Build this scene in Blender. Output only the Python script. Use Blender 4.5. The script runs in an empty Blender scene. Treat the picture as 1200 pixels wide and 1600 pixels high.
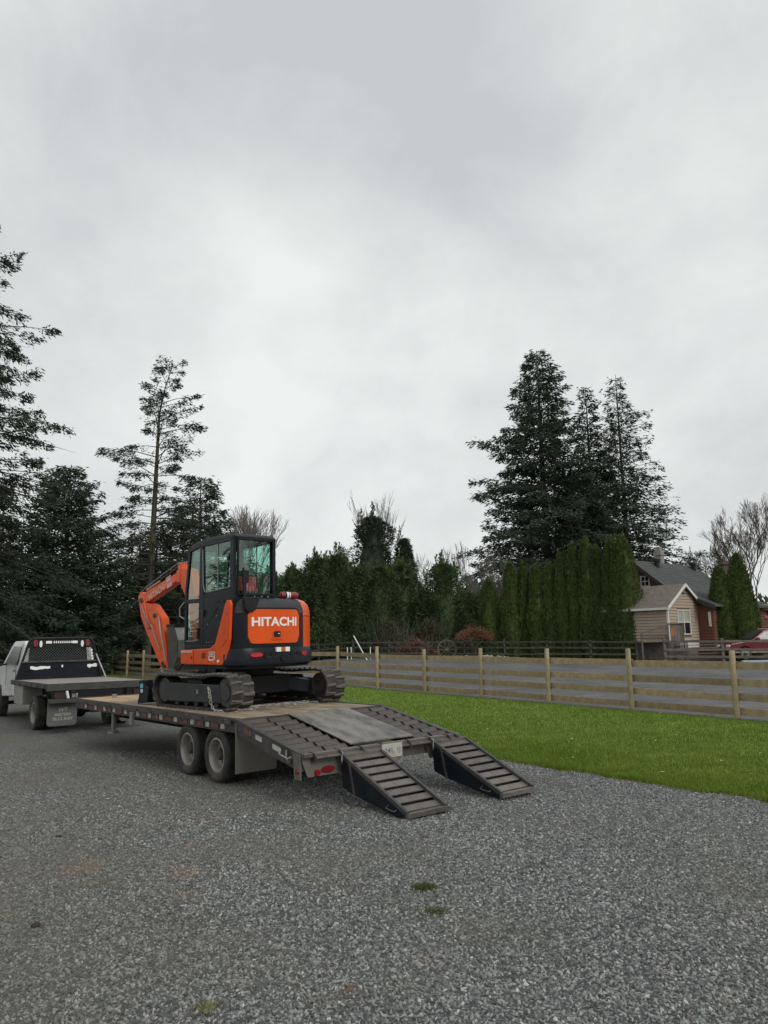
import bpy, bmesh, math, random
import numpy as np
from mathutils import Vector, Matrix, noise
R_ = random.Random(7)
rad = math.radians
sc = bpy.context.scene
COL = sc.collection

# ------------------------------------------------------------------ camera
cd = bpy.data.cameras.new('camera'); cam = bpy.data.objects.new('camera', cd); COL.objects.link(cam)
cd.sensor_fit = 'VERTICAL'; cd.sensor_height = 36; cd.sensor_width = 27; cd.lens = 36 * 1202 / 1600
cd.clip_start = .05; cd.clip_end = 6000
cam.matrix_world = Matrix.Translation((0, 0, 1.95)) @ Matrix.Rotation(math.pi / 2 + .167, 4, 'X') @ Matrix.Rotation(-.018, 4, 'Z')
sc.camera = cam
# ------------------------------------------------------------------ world: overcast sky
W = bpy.data.worlds.new('World'); sc.world = W; W.use_nodes = True
nt = W.node_tree; N = nt.nodes; LK = nt.links; N.clear()
def nn(t, **k):
    n = N.new(t)
    for a, b in k.items(): setattr(n, a, b)
    return n
wo = nn('ShaderNodeOutputWorld'); bg = nn('ShaderNodeBackground'); bg.inputs['Strength'].default_value = .1
sky = nn('ShaderNodeTexSky'); sky.sky_type = 'NISHITA'; sky.sun_disc = False
sky.sun_elevation = rad(38); sky.sun_rotation = rad(160)
tc = nn('ShaderNodeTexCoord'); sx = nn('ShaderNodeSeparateXYZ'); LK.new(tc.outputs['Generated'], sx.inputs[0])
def wm(op, a, b=None, c=None):
    n = nn('ShaderNodeMath', operation=op)
    for i, v in enumerate((a, b, c)):
        if v is None: continue
        if isinstance(v, (int, float)): n.inputs[i].default_value = v
        else: LK.new(v, n.inputs[i])
    return n.outputs[0]
zz = wm('ADD', wm('MAXIMUM', sx.outputs['Z'], 0), .75)
cx = nn('ShaderNodeCombineXYZ'); LK.new(wm('DIVIDE', sx.outputs['X'], zz), cx.inputs[0]); LK.new(wm('DIVIDE', sx.outputs['Y'], zz), cx.inputs[1])
cx.inputs[2].default_value = 3.1
def wnoise(scale, det, rough, dist=0):
    n = nn('ShaderNodeTexNoise'); n.inputs['Scale'].default_value = scale; n.inputs['Detail'].default_value = det
    n.inputs['Roughness'].default_value = rough; n.inputs['Distortion'].default_value = dist
    LK.new(cx.outputs[0], n.inputs['Vector']); return n.outputs['Fac']
n1 = wnoise(2.1, 7, .56, .35); n2 = wnoise(6.5, 7, .6, .3)
dens = wm('ADD', wm('MULTIPLY', n1, .70), wm('MULTIPLY', n2, .30))
def blob(d, w, s):            # one large soft bank of cloud in direction d
    v = nn('ShaderNodeVectorMath', operation='DOT_PRODUCT'); LK.new(tc.outputs['Generated'], v.inputs[0]); v.inputs[1].default_value = Vector(d).normalized()
    m = nn('ShaderNodeMapRange', interpolation_type='SMOOTHSTEP'); LK.new(v.outputs['Value'], m.inputs[0])
    m.inputs[1].default_value = math.cos(w); m.inputs[2].default_value = 1; m.inputs[3].default_value = 0; m.inputs[4].default_value = s
    return m.outputs[0]
for d, w_, s_ in [((-.52, 1, .62), .30, .12), ((.0, 1, 1.0), .34, .22), ((.52, 1, .95), .30, .05), ((-.1, 1, .68), .17, -.06), ((.27, 1, .93), .15, -.08),
                 ((-.5, -1, .6), .5, .1), ((1, -.2, .8), .4, .1), ((-1, -.1, .9), .4, -.08)]:
    dens = wm('ADD', dens, blob(d, w_, s_))
cr = nn('ShaderNodeValToRGB'); LK.new(dens, cr.inputs[0])
e = cr.color_ramp.elements; e[0].position = .40; e[1].position = .68
e[0].color = (7.3, 7.55, 7.45, 1); e[1].color = (5.0, 5.12, 5.28, 1)
m_ = e.new(.53); m_.color = (6.2, 6.44, 6.38, 1)
mx = nn('ShaderNodeMix', data_type='RGBA'); mx.inputs['Factor'].default_value = .97
LK.new(sky.outputs[0], mx.inputs['A']); LK.new(cr.outputs[0], mx.inputs['B'])
LK.new(mx.outputs['Result'], bg.inputs['Color']); LK.new(bg.outputs[0], wo.inputs[0])
# ------------------------------------------------------------------ sun through the overcast
sl = bpy.data.lights.new('sun', 'SUN'); sl.energy = 1.15; sl.angle = rad(30); sl.color = (1, .97, .93)
so = bpy.data.objects.new('sun', sl); COL.objects.link(so); so.rotation_euler = (rad(52), 0, rad(-20 + 180 - 160 + 40))
sc.view_settings.view_transform = 'Standard'; sc.view_settings.look = 'None'; sc.view_settings.gamma = 1
sc.view_settings.exposure = 0.25; sc.view_settings.use_curve_mapping = False

# ------------------------------------------------------------------ materials
def lin(c): return tuple(((x / 255) / 12.92 if x / 255 <= .04045 else ((x / 255 + .055) / 1.055) ** 2.4) for x in c)
MATS = {}
def pm(name, col, rough=.6, metal=0, var=.2, scale=3, bump=0, bscale=60, dirt=None, damt=0, dscale=2, coat=0, stretch=None, spec=.5, detail=6, rnd=0):
    if name in MATS: return MATS[name]
    m = bpy.data.materials.new(name); m.use_nodes = True; MATS[name] = m
    t = m.node_tree; b = t.nodes['Principled BSDF']; L = t.links
    tcn = t.nodes.new('ShaderNodeTexCoord'); vec = tcn.outputs['Object']
    if stretch:
        mp = t.nodes.new('ShaderNodeMapping'); mp.inputs['Scale'].default_value = stretch; L.new(vec, mp.inputs[0]); vec = mp.outputs[0]
    no = t.nodes.new('ShaderNodeTexNoise'); no.inputs['Scale'].default_value = scale; no.inputs['Detail'].default_value = detail; no.inputs['Roughness'].default_value = .65
    L.new(vec, no.inputs['Vector'])
    r = t.nodes.new('ShaderNodeValToRGB'); L.new(no.outputs['Fac'], r.inputs[0])
    r.color_ramp.elements[0].position = .3; r.color_ramp.elements[1].position = .7
    r.color_ramp.elements[0].color = (*[c * (1 - var) for c in col], 1); r.color_ramp.elements[1].color = (*[min(1, c * (1 + var)) for c in col], 1)
    out = r.outputs[0]
    if rnd:
        oi = t.nodes.new('ShaderNodeObjectInfo'); mr = t.nodes.new('ShaderNodeMapRange'); L.new(oi.outputs['Random'], mr.inputs[0]); mr.inputs[3].default_value = 1 - rnd; mr.inputs[4].default_value = 1 + rnd
        hv = t.nodes.new('ShaderNodeHueSaturation'); L.new(out, hv.inputs['Color']); L.new(mr.outputs[0], hv.inputs['Value']); out = hv.outputs[0]
    if dirt:
        n2 = t.nodes.new('ShaderNodeTexNoise'); n2.inputs['Scale'].default_value = dscale; n2.inputs['Detail'].default_value = 8; n2.inputs['Roughness'].default_value = .7
        L.new(tcn.outputs['Object'], n2.inputs['Vector'])
        mr = t.nodes.new('ShaderNodeMapRange'); L.new(n2.outputs['Fac'], mr.inputs[0]); mr.inputs[1].default_value = .62 - .3 * damt; mr.inputs[2].default_value = .75 - .2 * damt
        mr.inputs[4].default_value = min(1, .4 + .6 * damt)
        mi = t.nodes.new('ShaderNodeMix'); mi.data_type = 'RGBA'; L.new(mr.outputs[0], mi.inputs['Factor']); L.new(out, mi.inputs['A']); mi.inputs['B'].default_value = (*dirt, 1)
        out = mi.outputs['Result']
    L.new(out, b.inputs['Base Color']); b.inputs['Metallic'].default_value = metal
    rn = t.nodes.new('ShaderNodeTexNoise'); rn.inputs['Scale'].default_value = 5; rn.inputs['Detail'].default_value = 8; rn.inputs['Roughness'].default_value = .75; L.new(tcn.outputs['Object'], rn.inputs['Vector'])
    rm = t.nodes.new('ShaderNodeMapRange'); L.new(rn.outputs['Fac'], rm.inputs[0]); rm.inputs[1].default_value = .3; rm.inputs[2].default_value = .7; rm.inputs[3].default_value = max(.03, rough - .12); rm.inputs[4].default_value = min(1, rough + .18); L.new(rm.outputs[0], b.inputs['Roughness'])
    b.inputs['Coat Weight'].default_value = coat; b.inputs['Coat Roughness'].default_value = .12; b.inputs['Specular IOR Level'].default_value = spec
    if bump:
        nb = t.nodes.new('ShaderNodeTexNoise'); nb.inputs['Scale'].default_value = bscale; nb.inputs['Detail'].default_value = 5; L.new(vec, nb.inputs['Vector'])
        bu = t.nodes.new('ShaderNodeBump'); bu.inputs['Strength'].default_value = bump; bu.inputs['Distance'].default_value = .01
        L.new(nb.outputs['Fac'], bu.inputs['Height']); L.new(bu.outputs[0], b.inputs['Normal'])
    return m
MUD = (.16, .14, .115); RUST = (.11, .055, .03)
orange = pm('orange_paint', (.72, .082, .003), .35, 0, .08, 2, dirt=(.42, .075, .018), damt=.22, dscale=5, coat=.15, spec=.3)
navy = pm('dark_gloss_paint', (.008, .011, .016), .3, 0, .2, 2, dirt=(.02, .024, .028), damt=.25, dscale=4, coat=.05, spec=.2)
greyblack = pm('grey_plastic_hood', (.035, .038, .044), .5, 0, .15, 2, dirt=(.05, .05, .052), damt=.3, dscale=5, spec=.3)
black = pm('black_paint', (.009, .009, .010), .5, 0, .3, 3, dirt=(.035, .032, .029), damt=.25, dscale=5, spec=.3)
rubber = pm('rubber', (.022, .021, .02), .75, 0, .3, 6, dirt=(.085, .075, .062), damt=.6, dscale=5, bump=.3)
lugrub = pm('track_rubber', (.065, .06, .054), .75, 0, .35, 8, dirt=(.16, .142, .12), damt=.75, dscale=4, bump=.4, rnd=.3)
steel = pm('dark_steel', (.055, .054, .052), .55, .3, .3, 5, dirt=(.12, .10, .085), damt=.5, dscale=4, bump=.3)
cleat = pm('worn_cleat_steel', (.085, .078, .073), .5, .45, .35, 7, dirt=RUST, damt=.45, dscale=7, bump=.4, rnd=.2)
rung_m = pm('rusty_rung_steel', (.135, .122, .11), .5, .35, .45, 9, dirt=(.12, .07, .05), damt=.35, dscale=9, bump=.4, rnd=.25)
muddy = pm('muddy_plate', (.15, .14, .12), .75, .1, .2, 3, dirt=(.09, .085, .07), damt=.6, dscale=3, bump=.3)
chrome = pm('chrome', (.6, .6, .6), .15, 1, .05)
galv = pm('galvanised', (.32, .32, .31), .5, .6, .2, 6, dirt=MUD, damt=.4, dscale=8)
rim_m = pm('dusty_rim', (.30, .28, .25), .55, .3, .15, 6, dirt=(.16, .14, .11), damt=.5, dscale=6)
white = pm('white_paint', (.62, .62, .60), .3, 0, .04, 2, dirt=(.30, .28, .24), damt=.3, dscale=2, coat=.3)
whitep = pm('white_plain', (.8, .8, .78), .5, 0, .04)
redl = pm('red_lens', (.5, .008, .015), .2, 0, .05, coat=.6)
darkred = pm('dull_red_lens', (.18, .01, .015), .3, 0, .1, coat=.4)
redv = pm('red_vinyl', (.62, .025, .05), .45, 0, .2, 8)
bluel = pm('blue_label', (.12, .45, .65), .4)
deckwood = pm('deck_wood', (.29, .225, .155), .8, 0, .3, 3, dirt=(.105, .088, .07), damt=.55, dscale=2.2, stretch=(9, .6, 9), bump=.4, bscale=30, rnd=.18)
newwood = pm('pale_deck_wood', (.42, .29, .17), .75, 0, .2, 3, dirt=(.22, .16, .11), damt=.3, dscale=3, stretch=(9, .6, 9), rnd=.15)
beddeck = pm('worn_bed_plate', (.27, .235, .215), .7, .1, .15, 2, dirt=(.19, .16, .14), damt=.5, dscale=2.5, bump=.2)
fencew = pm('treated_fence_wood', (.30, .225, .14), .8, 0, .35, 5, dirt=(.12, .095, .06), damt=.35, dscale=3, stretch=(1, 1, 1), bump=.3, bscale=40, rnd=.22)
postw = pm('fence_post_wood', (.30, .245, .15), .8, 0, .25, 5, dirt=(.13, .12, .06), damt=.4, dscale=5, stretch=(4, 4, .6), bump=.3, rnd=.15)
oldfence = pm('weathered_dark_fence', (.05, .048, .042), .9, 0, .35, 5, dirt=(.13, .13, .12), damt=.35, dscale=4, rnd=.3)
greywood = pm('weathered_grey_wood', (.13, .115, .095), .9, 0, .3, 5, dirt=(.08, .07, .055), damt=.4, dscale=3, rnd=.2)
bark = pm('fir_bark', (.085, .075, .058), .95, 0, .4, 6, dirt=(.05, .06, .03), damt=.5, dscale=3, bump=.6, bscale=15, stretch=(3, 3, .7))
barebark = pm('bare_branch_bark', (.15, .13, .115), .95, 0, .3, 3)
glassm = None

def leafmat(name, c1, c2, scale=.6, rough=.7):
    m = bpy.data.materials.new(name); m.use_nodes = True; t = m.node_tree; b = t.nodes['Principled BSDF']; L = t.links
    g = t.nodes.new('ShaderNodeTexCoord'); no = t.nodes.new('ShaderNodeTexNoise'); no.inputs['Scale'].default_value = scale; no.inputs['Detail'].default_value = 8; no.inputs['Roughness'].default_value = .8
    L.new(g.outputs['Object'], no.inputs['Vector']); r = t.nodes.new('ShaderNodeValToRGB'); L.new(no.outputs['Fac'], r.inputs[0])
    r.color_ramp.elements[0].position = .35; r.color_ramp.elements[1].position = .65
    r.color_ramp.elements[0].color = (*c1, 1); r.color_ramp.elements[1].color = (*c2, 1)
    L.new(r.outputs[0], b.inputs['Base Color']); b.inputs['Roughness'].default_value = rough; b.inputs['Specular IOR Level'].default_value = .25
    tr = t.nodes.new('ShaderNodeBsdfTranslucent'); L.new(r.outputs[0], tr.inputs[0]); mi = t.nodes.new('ShaderNodeMixShader'); mi.inputs[0].default_value = .15
    L.new(b.outputs[0], mi.inputs[1]); L.new(tr.outputs[0], mi.inputs[2]); L.new(mi.outputs[0], t.nodes['Material Output'].inputs[0])
    return m
fir_dark = leafmat('fir_needles', (.028, .042, .03), (.066, .09, .062), .9)
fir_near = leafmat('dark_fir_needles', (.024, .035, .023), (.058, .074, .046))
fir_green = leafmat('green_fir_needles', (.026, .046, .030), (.056, .086, .05))
cedar_m = leafmat('cedar_sprays', (.03, .055, .022), (.095, .14, .055), 1.2)
emerald_m = leafmat('hedge_cedar_sprays', (.034, .058, .016), (.10, .135, .034), 2.2)
olive_m = leafmat('olive_brush', (.04, .045, .02), (.10, .10, .05))
redleaf = leafmat('red_twigs', (.14, .06, .035), (.24, .11, .07))

def glass_mat(name, tint, refl=.12, dark=0):
    m = bpy.data.materials.new(name); m.use_nodes = True; t = m.node_tree; L = t.links; t.nodes.remove(t.nodes['Principled BSDF'])
    tr = t.nodes.new('ShaderNodeBsdfTransparent'); tr.inputs[0].default_value = (*tint, 1)
    gl = t.nodes.new('ShaderNodeBsdfGlossy'); gl.inputs['Roughness'].default_value = .02; gl.inputs[0].default_value = (.85, 1, .93, 1)
    fr = t.nodes.new('ShaderNodeFresnel'); fr.inputs[0].default_value = 1.5
    ad = t.nodes.new('ShaderNodeMath'); ad.operation = 'ADD'; ad.inputs[1].default_value = refl; L.new(fr.outputs[0], ad.inputs[0])
    ge = t.nodes.new('ShaderNodeNewGeometry'); iv = t.nodes.new('ShaderNodeMath'); iv.operation = 'SUBTRACT'; iv.inputs[0].default_value = 1; L.new(ge.outputs['Backfacing'], iv.inputs[1]); mb = t.nodes.new('ShaderNodeMath'); mb.operation = 'MULTIPLY'; L.new(ad.outputs[0], mb.inputs[0]); L.new(iv.outputs[0], mb.inputs[1])
    mi = t.nodes.new('ShaderNodeMixShader'); L.new(mb.outputs[0], mi.inputs[0]); L.new(tr.outputs[0], mi.inputs[1]); L.new(gl.outputs[0], mi.inputs[2])
    L.new(mi.outputs[0], t.nodes['Material Output'].inputs[0]); return m
cabglass = glass_mat('cab_glass', (.80, .96, .91), .10)
carglass = glass_mat('car_glass', (.12, .13, .14), .1)
houseglass = pm('house_glass', (.012, .014, .016), .1, 0, .1, spec=.4)

# ------------------------------------------------------------------ mesh builder
class MB:
    def __init__(s): s.v = []; s.f = []
    def add(s, vs, fs):
        o = len(s.v); s.v += [tuple(v) for v in vs]; s.f += [tuple(o + i for i in f) for f in fs]; return s
    def hexa(s, p):
        return s.add(p, [(0, 3, 2, 1), (4, 5, 6, 7), (0, 1, 5, 4), (1, 2, 6, 5), (2, 3, 7, 6), (3, 0, 4, 7)])
    def box(s, x0, x1, y0, y1, z0, z1):
        return s.hexa([(x0, y0, z0), (x1, y0, z0), (x1, y1, z0), (x0, y1, z0), (x0, y0, z1), (x1, y0, z1), (x1, y1, z1), (x0, y1, z1)])
    def bar(s, a, b, w, h, up=(0, 0, 1)):
        a, b = Vector(a), Vector(b); d = (b - a).normalized(); u = Vector(up); sd = d.cross(u)
        if sd.length < 1e-4: sd = Vector((1, 0, 0))
        sd.normalize(); u = sd.cross(d); sd *= w / 2; u *= h / 2
        return s.hexa([a - sd - u, a + sd - u, b + sd - u, b - sd - u, a - sd + u, a + sd + u, b + sd + u, b - sd + u])
    def prism(s, poly, ax, a0, a1):
        n = len(poly); vs = []
        for a in (a0, a1):
            for p, q in poly:
                vs.append((a, p, q) if ax == 'x' else (p, a, q) if ax == 'y' else (p, q, a))
        return s.add(vs, [tuple(range(n)), tuple(range(2 * n - 1, n - 1, -1))] + [(i, (i + 1) % n, n + (i + 1) % n, n + i) for i in range(n)])
    def tube(s, pts, r, n=6, caps=True):
        pts = [Vector(p) for p in pts]; k = len(pts); rs = r if isinstance(r, (list, tuple)) else [r] * k
        vs = []; u = None
        for i, p in enumerate(pts):
            d = (pts[min(i + 1, k - 1)] - pts[max(i - 1, 0)]).normalized()
            if u is None: u = d.orthogonal().normalized()
            else:
                u = (u - d * u.dot(d)); u = u.normalized() if u.length > 1e-5 else d.orthogonal().normalized()
            w = d.cross(u)
            for j in range(n):
                a = 2 * math.pi * j / n; vs.append(p + (u * math.cos(a) + w * math.sin(a)) * rs[i])
        fs = [(i * n + j, i * n + (j + 1) % n, (i + 1) * n + (j + 1) % n, (i + 1) * n + j) for i in range(k - 1) for j in range(n)]
        if caps: fs += [tuple(range(n - 1, -1, -1)), tuple((k - 1) * n + j for j in range(n))]
        return s.add(vs, fs)
    def lathe(s, prof, o=(0, 0, 0), ax='x', n=24, closed=False, caps=True):
        vs = []
        for r, h in prof:
            for j in range(n):
                a = 2 * math.pi * j / n; c, d = r * math.cos(a), r * math.sin(a)
                p = (h, c, d) if ax == 'x' else (c, h, d) if ax == 'y' else (c, d, h)
                vs.append((p[0] + o[0], p[1] + o[1], p[2] + o[2]))
        k = len(prof)
        fs = [(i * n + j, i * n + (j + 1) % n, ((i + 1) % k) * n + (j + 1) % n, ((i + 1) % k) * n + j) for i in range(k if closed else k - 1) for j in range(n)]
        if not closed and caps: fs += [tuple(range(n - 1, -1, -1)), tuple((k - 1) * n + j for j in range(n))]
        return s.add(vs, fs)
    def ell(s, c, r, n=10, m=7):
        prof = [(max(1e-3, math.sin(math.pi * i / m)), -math.cos(math.pi * i / m)) for i in range(m + 1)]
        o = len(s.v); s.lathe(prof, ax='z', n=n)
        s.v[o:] = [(c[0] + x * r[0], c[1] + y * r[1], c[2] + z * r[2]) for x, y, z in s.v[o:]]; return s
    def build(s, name, m, parent=None, smooth=False, bevel=0, loc=None):
        me = bpy.data.meshes.new(name); me.from_pydata([tuple(v) for v in s.v], [], s.f)
        bm = bmesh.new(); bm.from_mesh(me); bmesh.ops.recalc_face_normals(bm, faces=bm.faces); bm.to_mesh(me); bm.free()
        me.materials.append(m)
        if smooth:
            me.polygons.foreach_set('use_smooth', [True] * len(me.polygons))
        o = bpy.data.objects.new(name, me); COL.objects.link(o)
        if smooth:
            try: me.set_sharp_from_angle(angle=rad(40))
            except Exception: pass
        if parent: o.parent = parent
        if loc: o.location = loc
        if bevel:
            b = o.modifiers.new('bevel', 'BEVEL'); b.width = bevel; b.segments = 2; b.limit_method = 'ANGLE'; b.angle_limit = rad(40); b.use_clamp_overlap = True
        return o
def share(src, name, parent, loc=(0, 0, 0), rot=(0, 0, 0), scale=(1, 1, 1)):
    o = bpy.data.objects.new(name, src.data); COL.objects.link(o); o.parent = parent; o.location = loc; o.rotation_euler = rot; o.scale = scale; return o
def tag(o, label=None, cat=None, group=None, kind=None):
    if label: o['label'] = label
    if cat: o['category'] = cat
    if group: o['group'] = group
    if kind: o['kind'] = kind
    return o
def empty(name, loc, rz, label, cat, group=None, rx=0, ry=0):
    o = bpy.data.objects.new(name, None); COL.objects.link(o); o.location = loc; o.rotation_euler = (rx, ry, rz); o.empty_display_size = .2
    return tag(o, label, cat, group)
def npmesh(name, V, F, m, parent=None, loc=None):
    V = np.asarray(V, np.float32).reshape(-1, 3); F = np.asarray(F, np.int32); k = F.shape[1]
    me = bpy.data.meshes.new(name); me.vertices.add(len(V)); me.vertices.foreach_set('co', V.ravel())
    me.loops.add(F.size); me.loops.foreach_set('vertex_index', F.ravel()); me.polygons.add(len(F))
    me.polygons.foreach_set('loop_start', np.arange(0, F.size, k, dtype=np.int32)); me.update(calc_edges=True); me.materials.append(m)
    o = bpy.data.objects.new(name, me); COL.objects.link(o)
    if parent: o.parent = parent
    if loc: o.location = loc
    return o
def text_geo(s, width, height, bold=.012):
    c = bpy.data.curves.new('t', 'FONT'); c.body = s; c.size = 1; c.offset = bold; c.extrude = 0; c.resolution_u = 3
    o = bpy.data.objects.new('t', c); COL.objects.link(o); dg = bpy.context.evaluated_depsgraph_get(); dg.update()
    me = bpy.data.meshes.new_from_object(o.evaluated_get(dg)); vs = [v.co.copy() for v in me.vertices]; fs = [tuple(p.vertices) for p in me.polygons]
    bpy.data.objects.remove(o); bpy.data.curves.remove(c); bpy.data.meshes.remove(me)
    x0, x1 = min(v.x for v in vs), max(v.x for v in vs); y0, y1 = min(v.y for v in vs), max(v.y for v in vs)
    return [((v.x - x0) / (x1 - x0) * width, (v.y - y0) / (y1 - y0) * height) for v in vs], fs
def lettering(s, width, height, fn, m, parent, name='lettering', bold=.012):
    vs, fs = text_geo(s, width, height, bold); me = bpy.data.meshes.new(name); me.from_pydata([tuple(fn(x, y)) for x, y in vs], [], fs); me.materials.append(m)
    o = bpy.data.objects.new(name, me); COL.objects.link(o); o.parent = parent; return o

# ------------------------------------------------------------------ terrain
def sm(a, b, x):
    t = min(1, max(0, (x - a) / (b - a))); return t * t * (3 - 2 * t)
def gz(x, y):
    yy = min(max(0, y - 16), 44)
    r = .012 * yy + .02 * min(max(0, y - 30), 22); l = .006 * yy
    w = sm(-12, -2, x); return w * r + (1 - w) * l
# ------------------------------------------------------------------ ground, drive, lawn, arena
def soil_patches(t, vec, out):
    """brownish worn tracks and rust coloured dust lying on the drive"""
    L = t.links; Nn = t.nodes.new
    n3 = Nn('ShaderNodeTexNoise'); n3.inputs['Scale'].default_value = .5; n3.inputs['Detail'].default_value = 6; n3.inputs['Roughness'].default_value = .6; L.new(vec, n3.inputs['Vector'])
    sy = Nn('ShaderNodeSeparateXYZ'); L.new(vec, sy.inputs[0])
    fx = Nn('ShaderNodeMapRange'); L.new(sy.outputs[0], fx.inputs[0]); fx.inputs[1].default_value = 1.5; fx.inputs[2].default_value = -3; fx.inputs[3].default_value = 0; fx.inputs[4].default_value = .16
    ad = Nn('ShaderNodeMath'); ad.operation = 'ADD'; L.new(n3.outputs['Fac'], ad.inputs[0]); L.new(fx.outputs[0], ad.inputs[1])
    k1 = Nn('ShaderNodeMapRange'); L.new(ad.outputs[0], k1.inputs[0]); k1.inputs[1].default_value = .5; k1.inputs[2].default_value = .78; k1.inputs[4].default_value = .6
    m3 = Nn('ShaderNodeMix'); m3.data_type = 'RGBA'; L.new(k1.outputs[0], m3.inputs['Factor']); L.new(out, m3.inputs['A']); m3.inputs['B'].default_value = (.105, .10, .07, 1); out = m3.outputs['Result']
    dn = Nn('ShaderNodeTexNoise'); dn.inputs['Scale'].default_value = 5; dn.inputs['Detail'].default_value = 9; dn.inputs['Roughness'].default_value = .85; L.new(vec, dn.inputs['Vector'])
    acc = None
    for (x, y, rr, st) in ((-2.75, 7.3, .42, 1), (-2.5, 6.85, .3, .8), (-2.05, 9.3, .5, .8), (-2.9, 9.6, .5, .7), (-1.75, 7.1, .35, 1), (-1.6, 6.5, .3, .9), (-1.95, 8.0, .3, .8), (-3.3, 6.4, .6, .9), (-2.9, 6.1, .4, .8), (-2.55, 5.2, .32, .7), (-.25, 4.75, .13, 1), (.22, 5.15, .13, 1), (3.25, 11.0, .3, 1), (-5.5, 12, .8, .7)):
        d = Nn('ShaderNodeVectorMath'); d.operation = 'DISTANCE'; L.new(vec, d.inputs[0]); d.inputs[1].default_value = (x, y, 0)
        q = Nn('ShaderNodeMapRange'); L.new(d.outputs['Value'], q.inputs[0]); q.inputs[1].default_value = rr * 1.25; q.inputs[2].default_value = 0; q.inputs[4].default_value = st
        if acc is None: acc = q.outputs[0]
        else:
            mxx = Nn('ShaderNodeMath'); mxx.operation = 'MAXIMUM'; L.new(acc, mxx.inputs[0]); L.new(q.outputs[0], mxx.inputs[1]); acc = mxx.outputs[0]
    sc_ = Nn('ShaderNodeMath'); sc_.operation = 'MULTIPLY'; L.new(acc, sc_.inputs[0]); L.new(dn.outputs['Fac'], sc_.inputs[1])
    q2 = Nn('ShaderNodeMapRange'); L.new(sc_.outputs[0], q2.inputs[0]); q2.inputs[1].default_value = .24; q2.inputs[2].default_value = .50; q2.inputs[4].default_value = .30
    m4 = Nn('ShaderNodeMix'); m4.data_type = 'RGBA'; L.new(q2.outputs[0], m4.inputs['Factor']); L.new(out, m4.inputs['A']); m4.inputs['B'].default_value = (.26, .115, .055, 1); return m4.outputs['Result']
def gravel_mat(name, cells, g0, g1, tint=(1, 1, 1), patches=True):
    m = bpy.data.materials.new(name); m.use_nodes = True; t = m.node_tree; b = t.nodes['Principled BSDF']; L = t.links; Nn = t.nodes.new
    g = Nn('ShaderNodeTexCoord'); v = Nn('ShaderNodeTexVoronoi'); v.inputs['Scale'].default_value = cells; L.new(g.outputs['Object'], v.inputs['Vector'])
    sp = Nn('ShaderNodeSeparateColor'); L.new(v.outputs['Color'], sp.inputs[0])
    r = Nn('ShaderNodeValToRGB'); L.new(sp.outputs[0], r.inputs[0]); el = r.color_ramp.elements
    el[0].color = (*[g0 * c for c in tint], 1); el[1].color = (*[g1 * c for c in tint], 1); k = el.new(.6); k.color = (*[(g0 * .6 + g1 * .3) * c for c in tint], 1)
    ed = Nn('ShaderNodeMapRange'); L.new(v.outputs['Distance'], ed.inputs[0]); ed.inputs[1].default_value = .25; ed.inputs[2].default_value = .75; ed.inputs[3].default_value = 1; ed.inputs[4].default_value = .45
    mu = Nn('ShaderNodeMix'); mu.data_type = 'RGBA'; mu.blend_type = 'MULTIPLY'; mu.inputs['Factor'].default_value = 1
    L.new(r.outputs[0], mu.inputs['A']); L.new(ed.outputs[0], mu.inputs['B']); out = mu.outputs['Result']
    no = Nn('ShaderNodeTexNoise'); no.inputs['Scale'].default_value = .35; no.inputs['Detail'].default_value = 7; L.new(g.outputs['Object'], no.inputs['Vector'])
    mr = Nn('ShaderNodeMapRange'); L.new(no.outputs['Fac'], mr.inputs[0]); mr.inputs[1].default_value = .3; mr.inputs[2].default_value = .7; mr.inputs[3].default_value = .72; mr.inputs[4].default_value = 1.25
    m2 = Nn('ShaderNodeMix'); m2.data_type = 'RGBA'; m2.blend_type = 'MULTIPLY'; m2.inputs['Factor'].default_value = 1; L.new(out, m2.inputs['A']); L.new(mr.outputs[0], m2.inputs['B']); out = m2.outputs['Result']
    if patches: out = soil_patches(t, g.outputs['Object'], out)
    else:
        wv = Nn('ShaderNodeMapping'); wv.inputs['Scale'].default_value = (.5, 2.2, 1); L.new(g.outputs['Object'], wv.inputs[0]); wn = Nn('ShaderNodeTexNoise'); wn.inputs['Scale'].default_value = 1.6; wn.inputs['Detail'].default_value = 8; wn.inputs['Roughness'].default_value = .75; L.new(wv.outputs[0], wn.inputs[0])
        wr = Nn('ShaderNodeMapRange'); L.new(wn.outputs['Fac'], wr.inputs[0]); wr.inputs[1].default_value = .35; wr.inputs[2].default_value = .65; wr.inputs[3].default_value = .6; wr.inputs[4].default_value = 1.45
        m5 = Nn('ShaderNodeMix'); m5.data_type = 'RGBA'; m5.blend_type = 'MULTIPLY'; m5.inputs['Factor'].default_value = 1; L.new(out, m5.inputs['A']); L.new(wr.outputs[0], m5.inputs['B']); out = m5.outputs['Result']
    L.new(out, b.inputs['Base Color']); b.inputs['Roughness'].default_value = .8
    bu = Nn('ShaderNodeBump'); bu.invert = True; bu.inputs['Strength'].default_value = .9; bu.inputs['Distance'].default_value = .5 / cells
    L.new(v.outputs['Distance'], bu.inputs['Height']); L.new(bu.outputs[0], b.inputs['Normal']); return m
drive_m = gravel_mat('crushed_gravel', 42, .045, .30, (.97, 1, 1.0))
arena_m = gravel_mat('arena_footing', 55, .10, .23, (1, 1, 1), False)
soil_m = pm('brown_ground', (.075, .065, .042), .95, 0, .35, .6, dirt=(.045, .06, .025), damt=.6, dscale=.25, bump=.5, bscale=8)
turf_m = pm('turf', (.11, .185, .012), .95, 0, .25, 1.2, dirt=(.085, .105, .03), damt=.25, dscale=.5, bump=.6, bscale=60)

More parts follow.
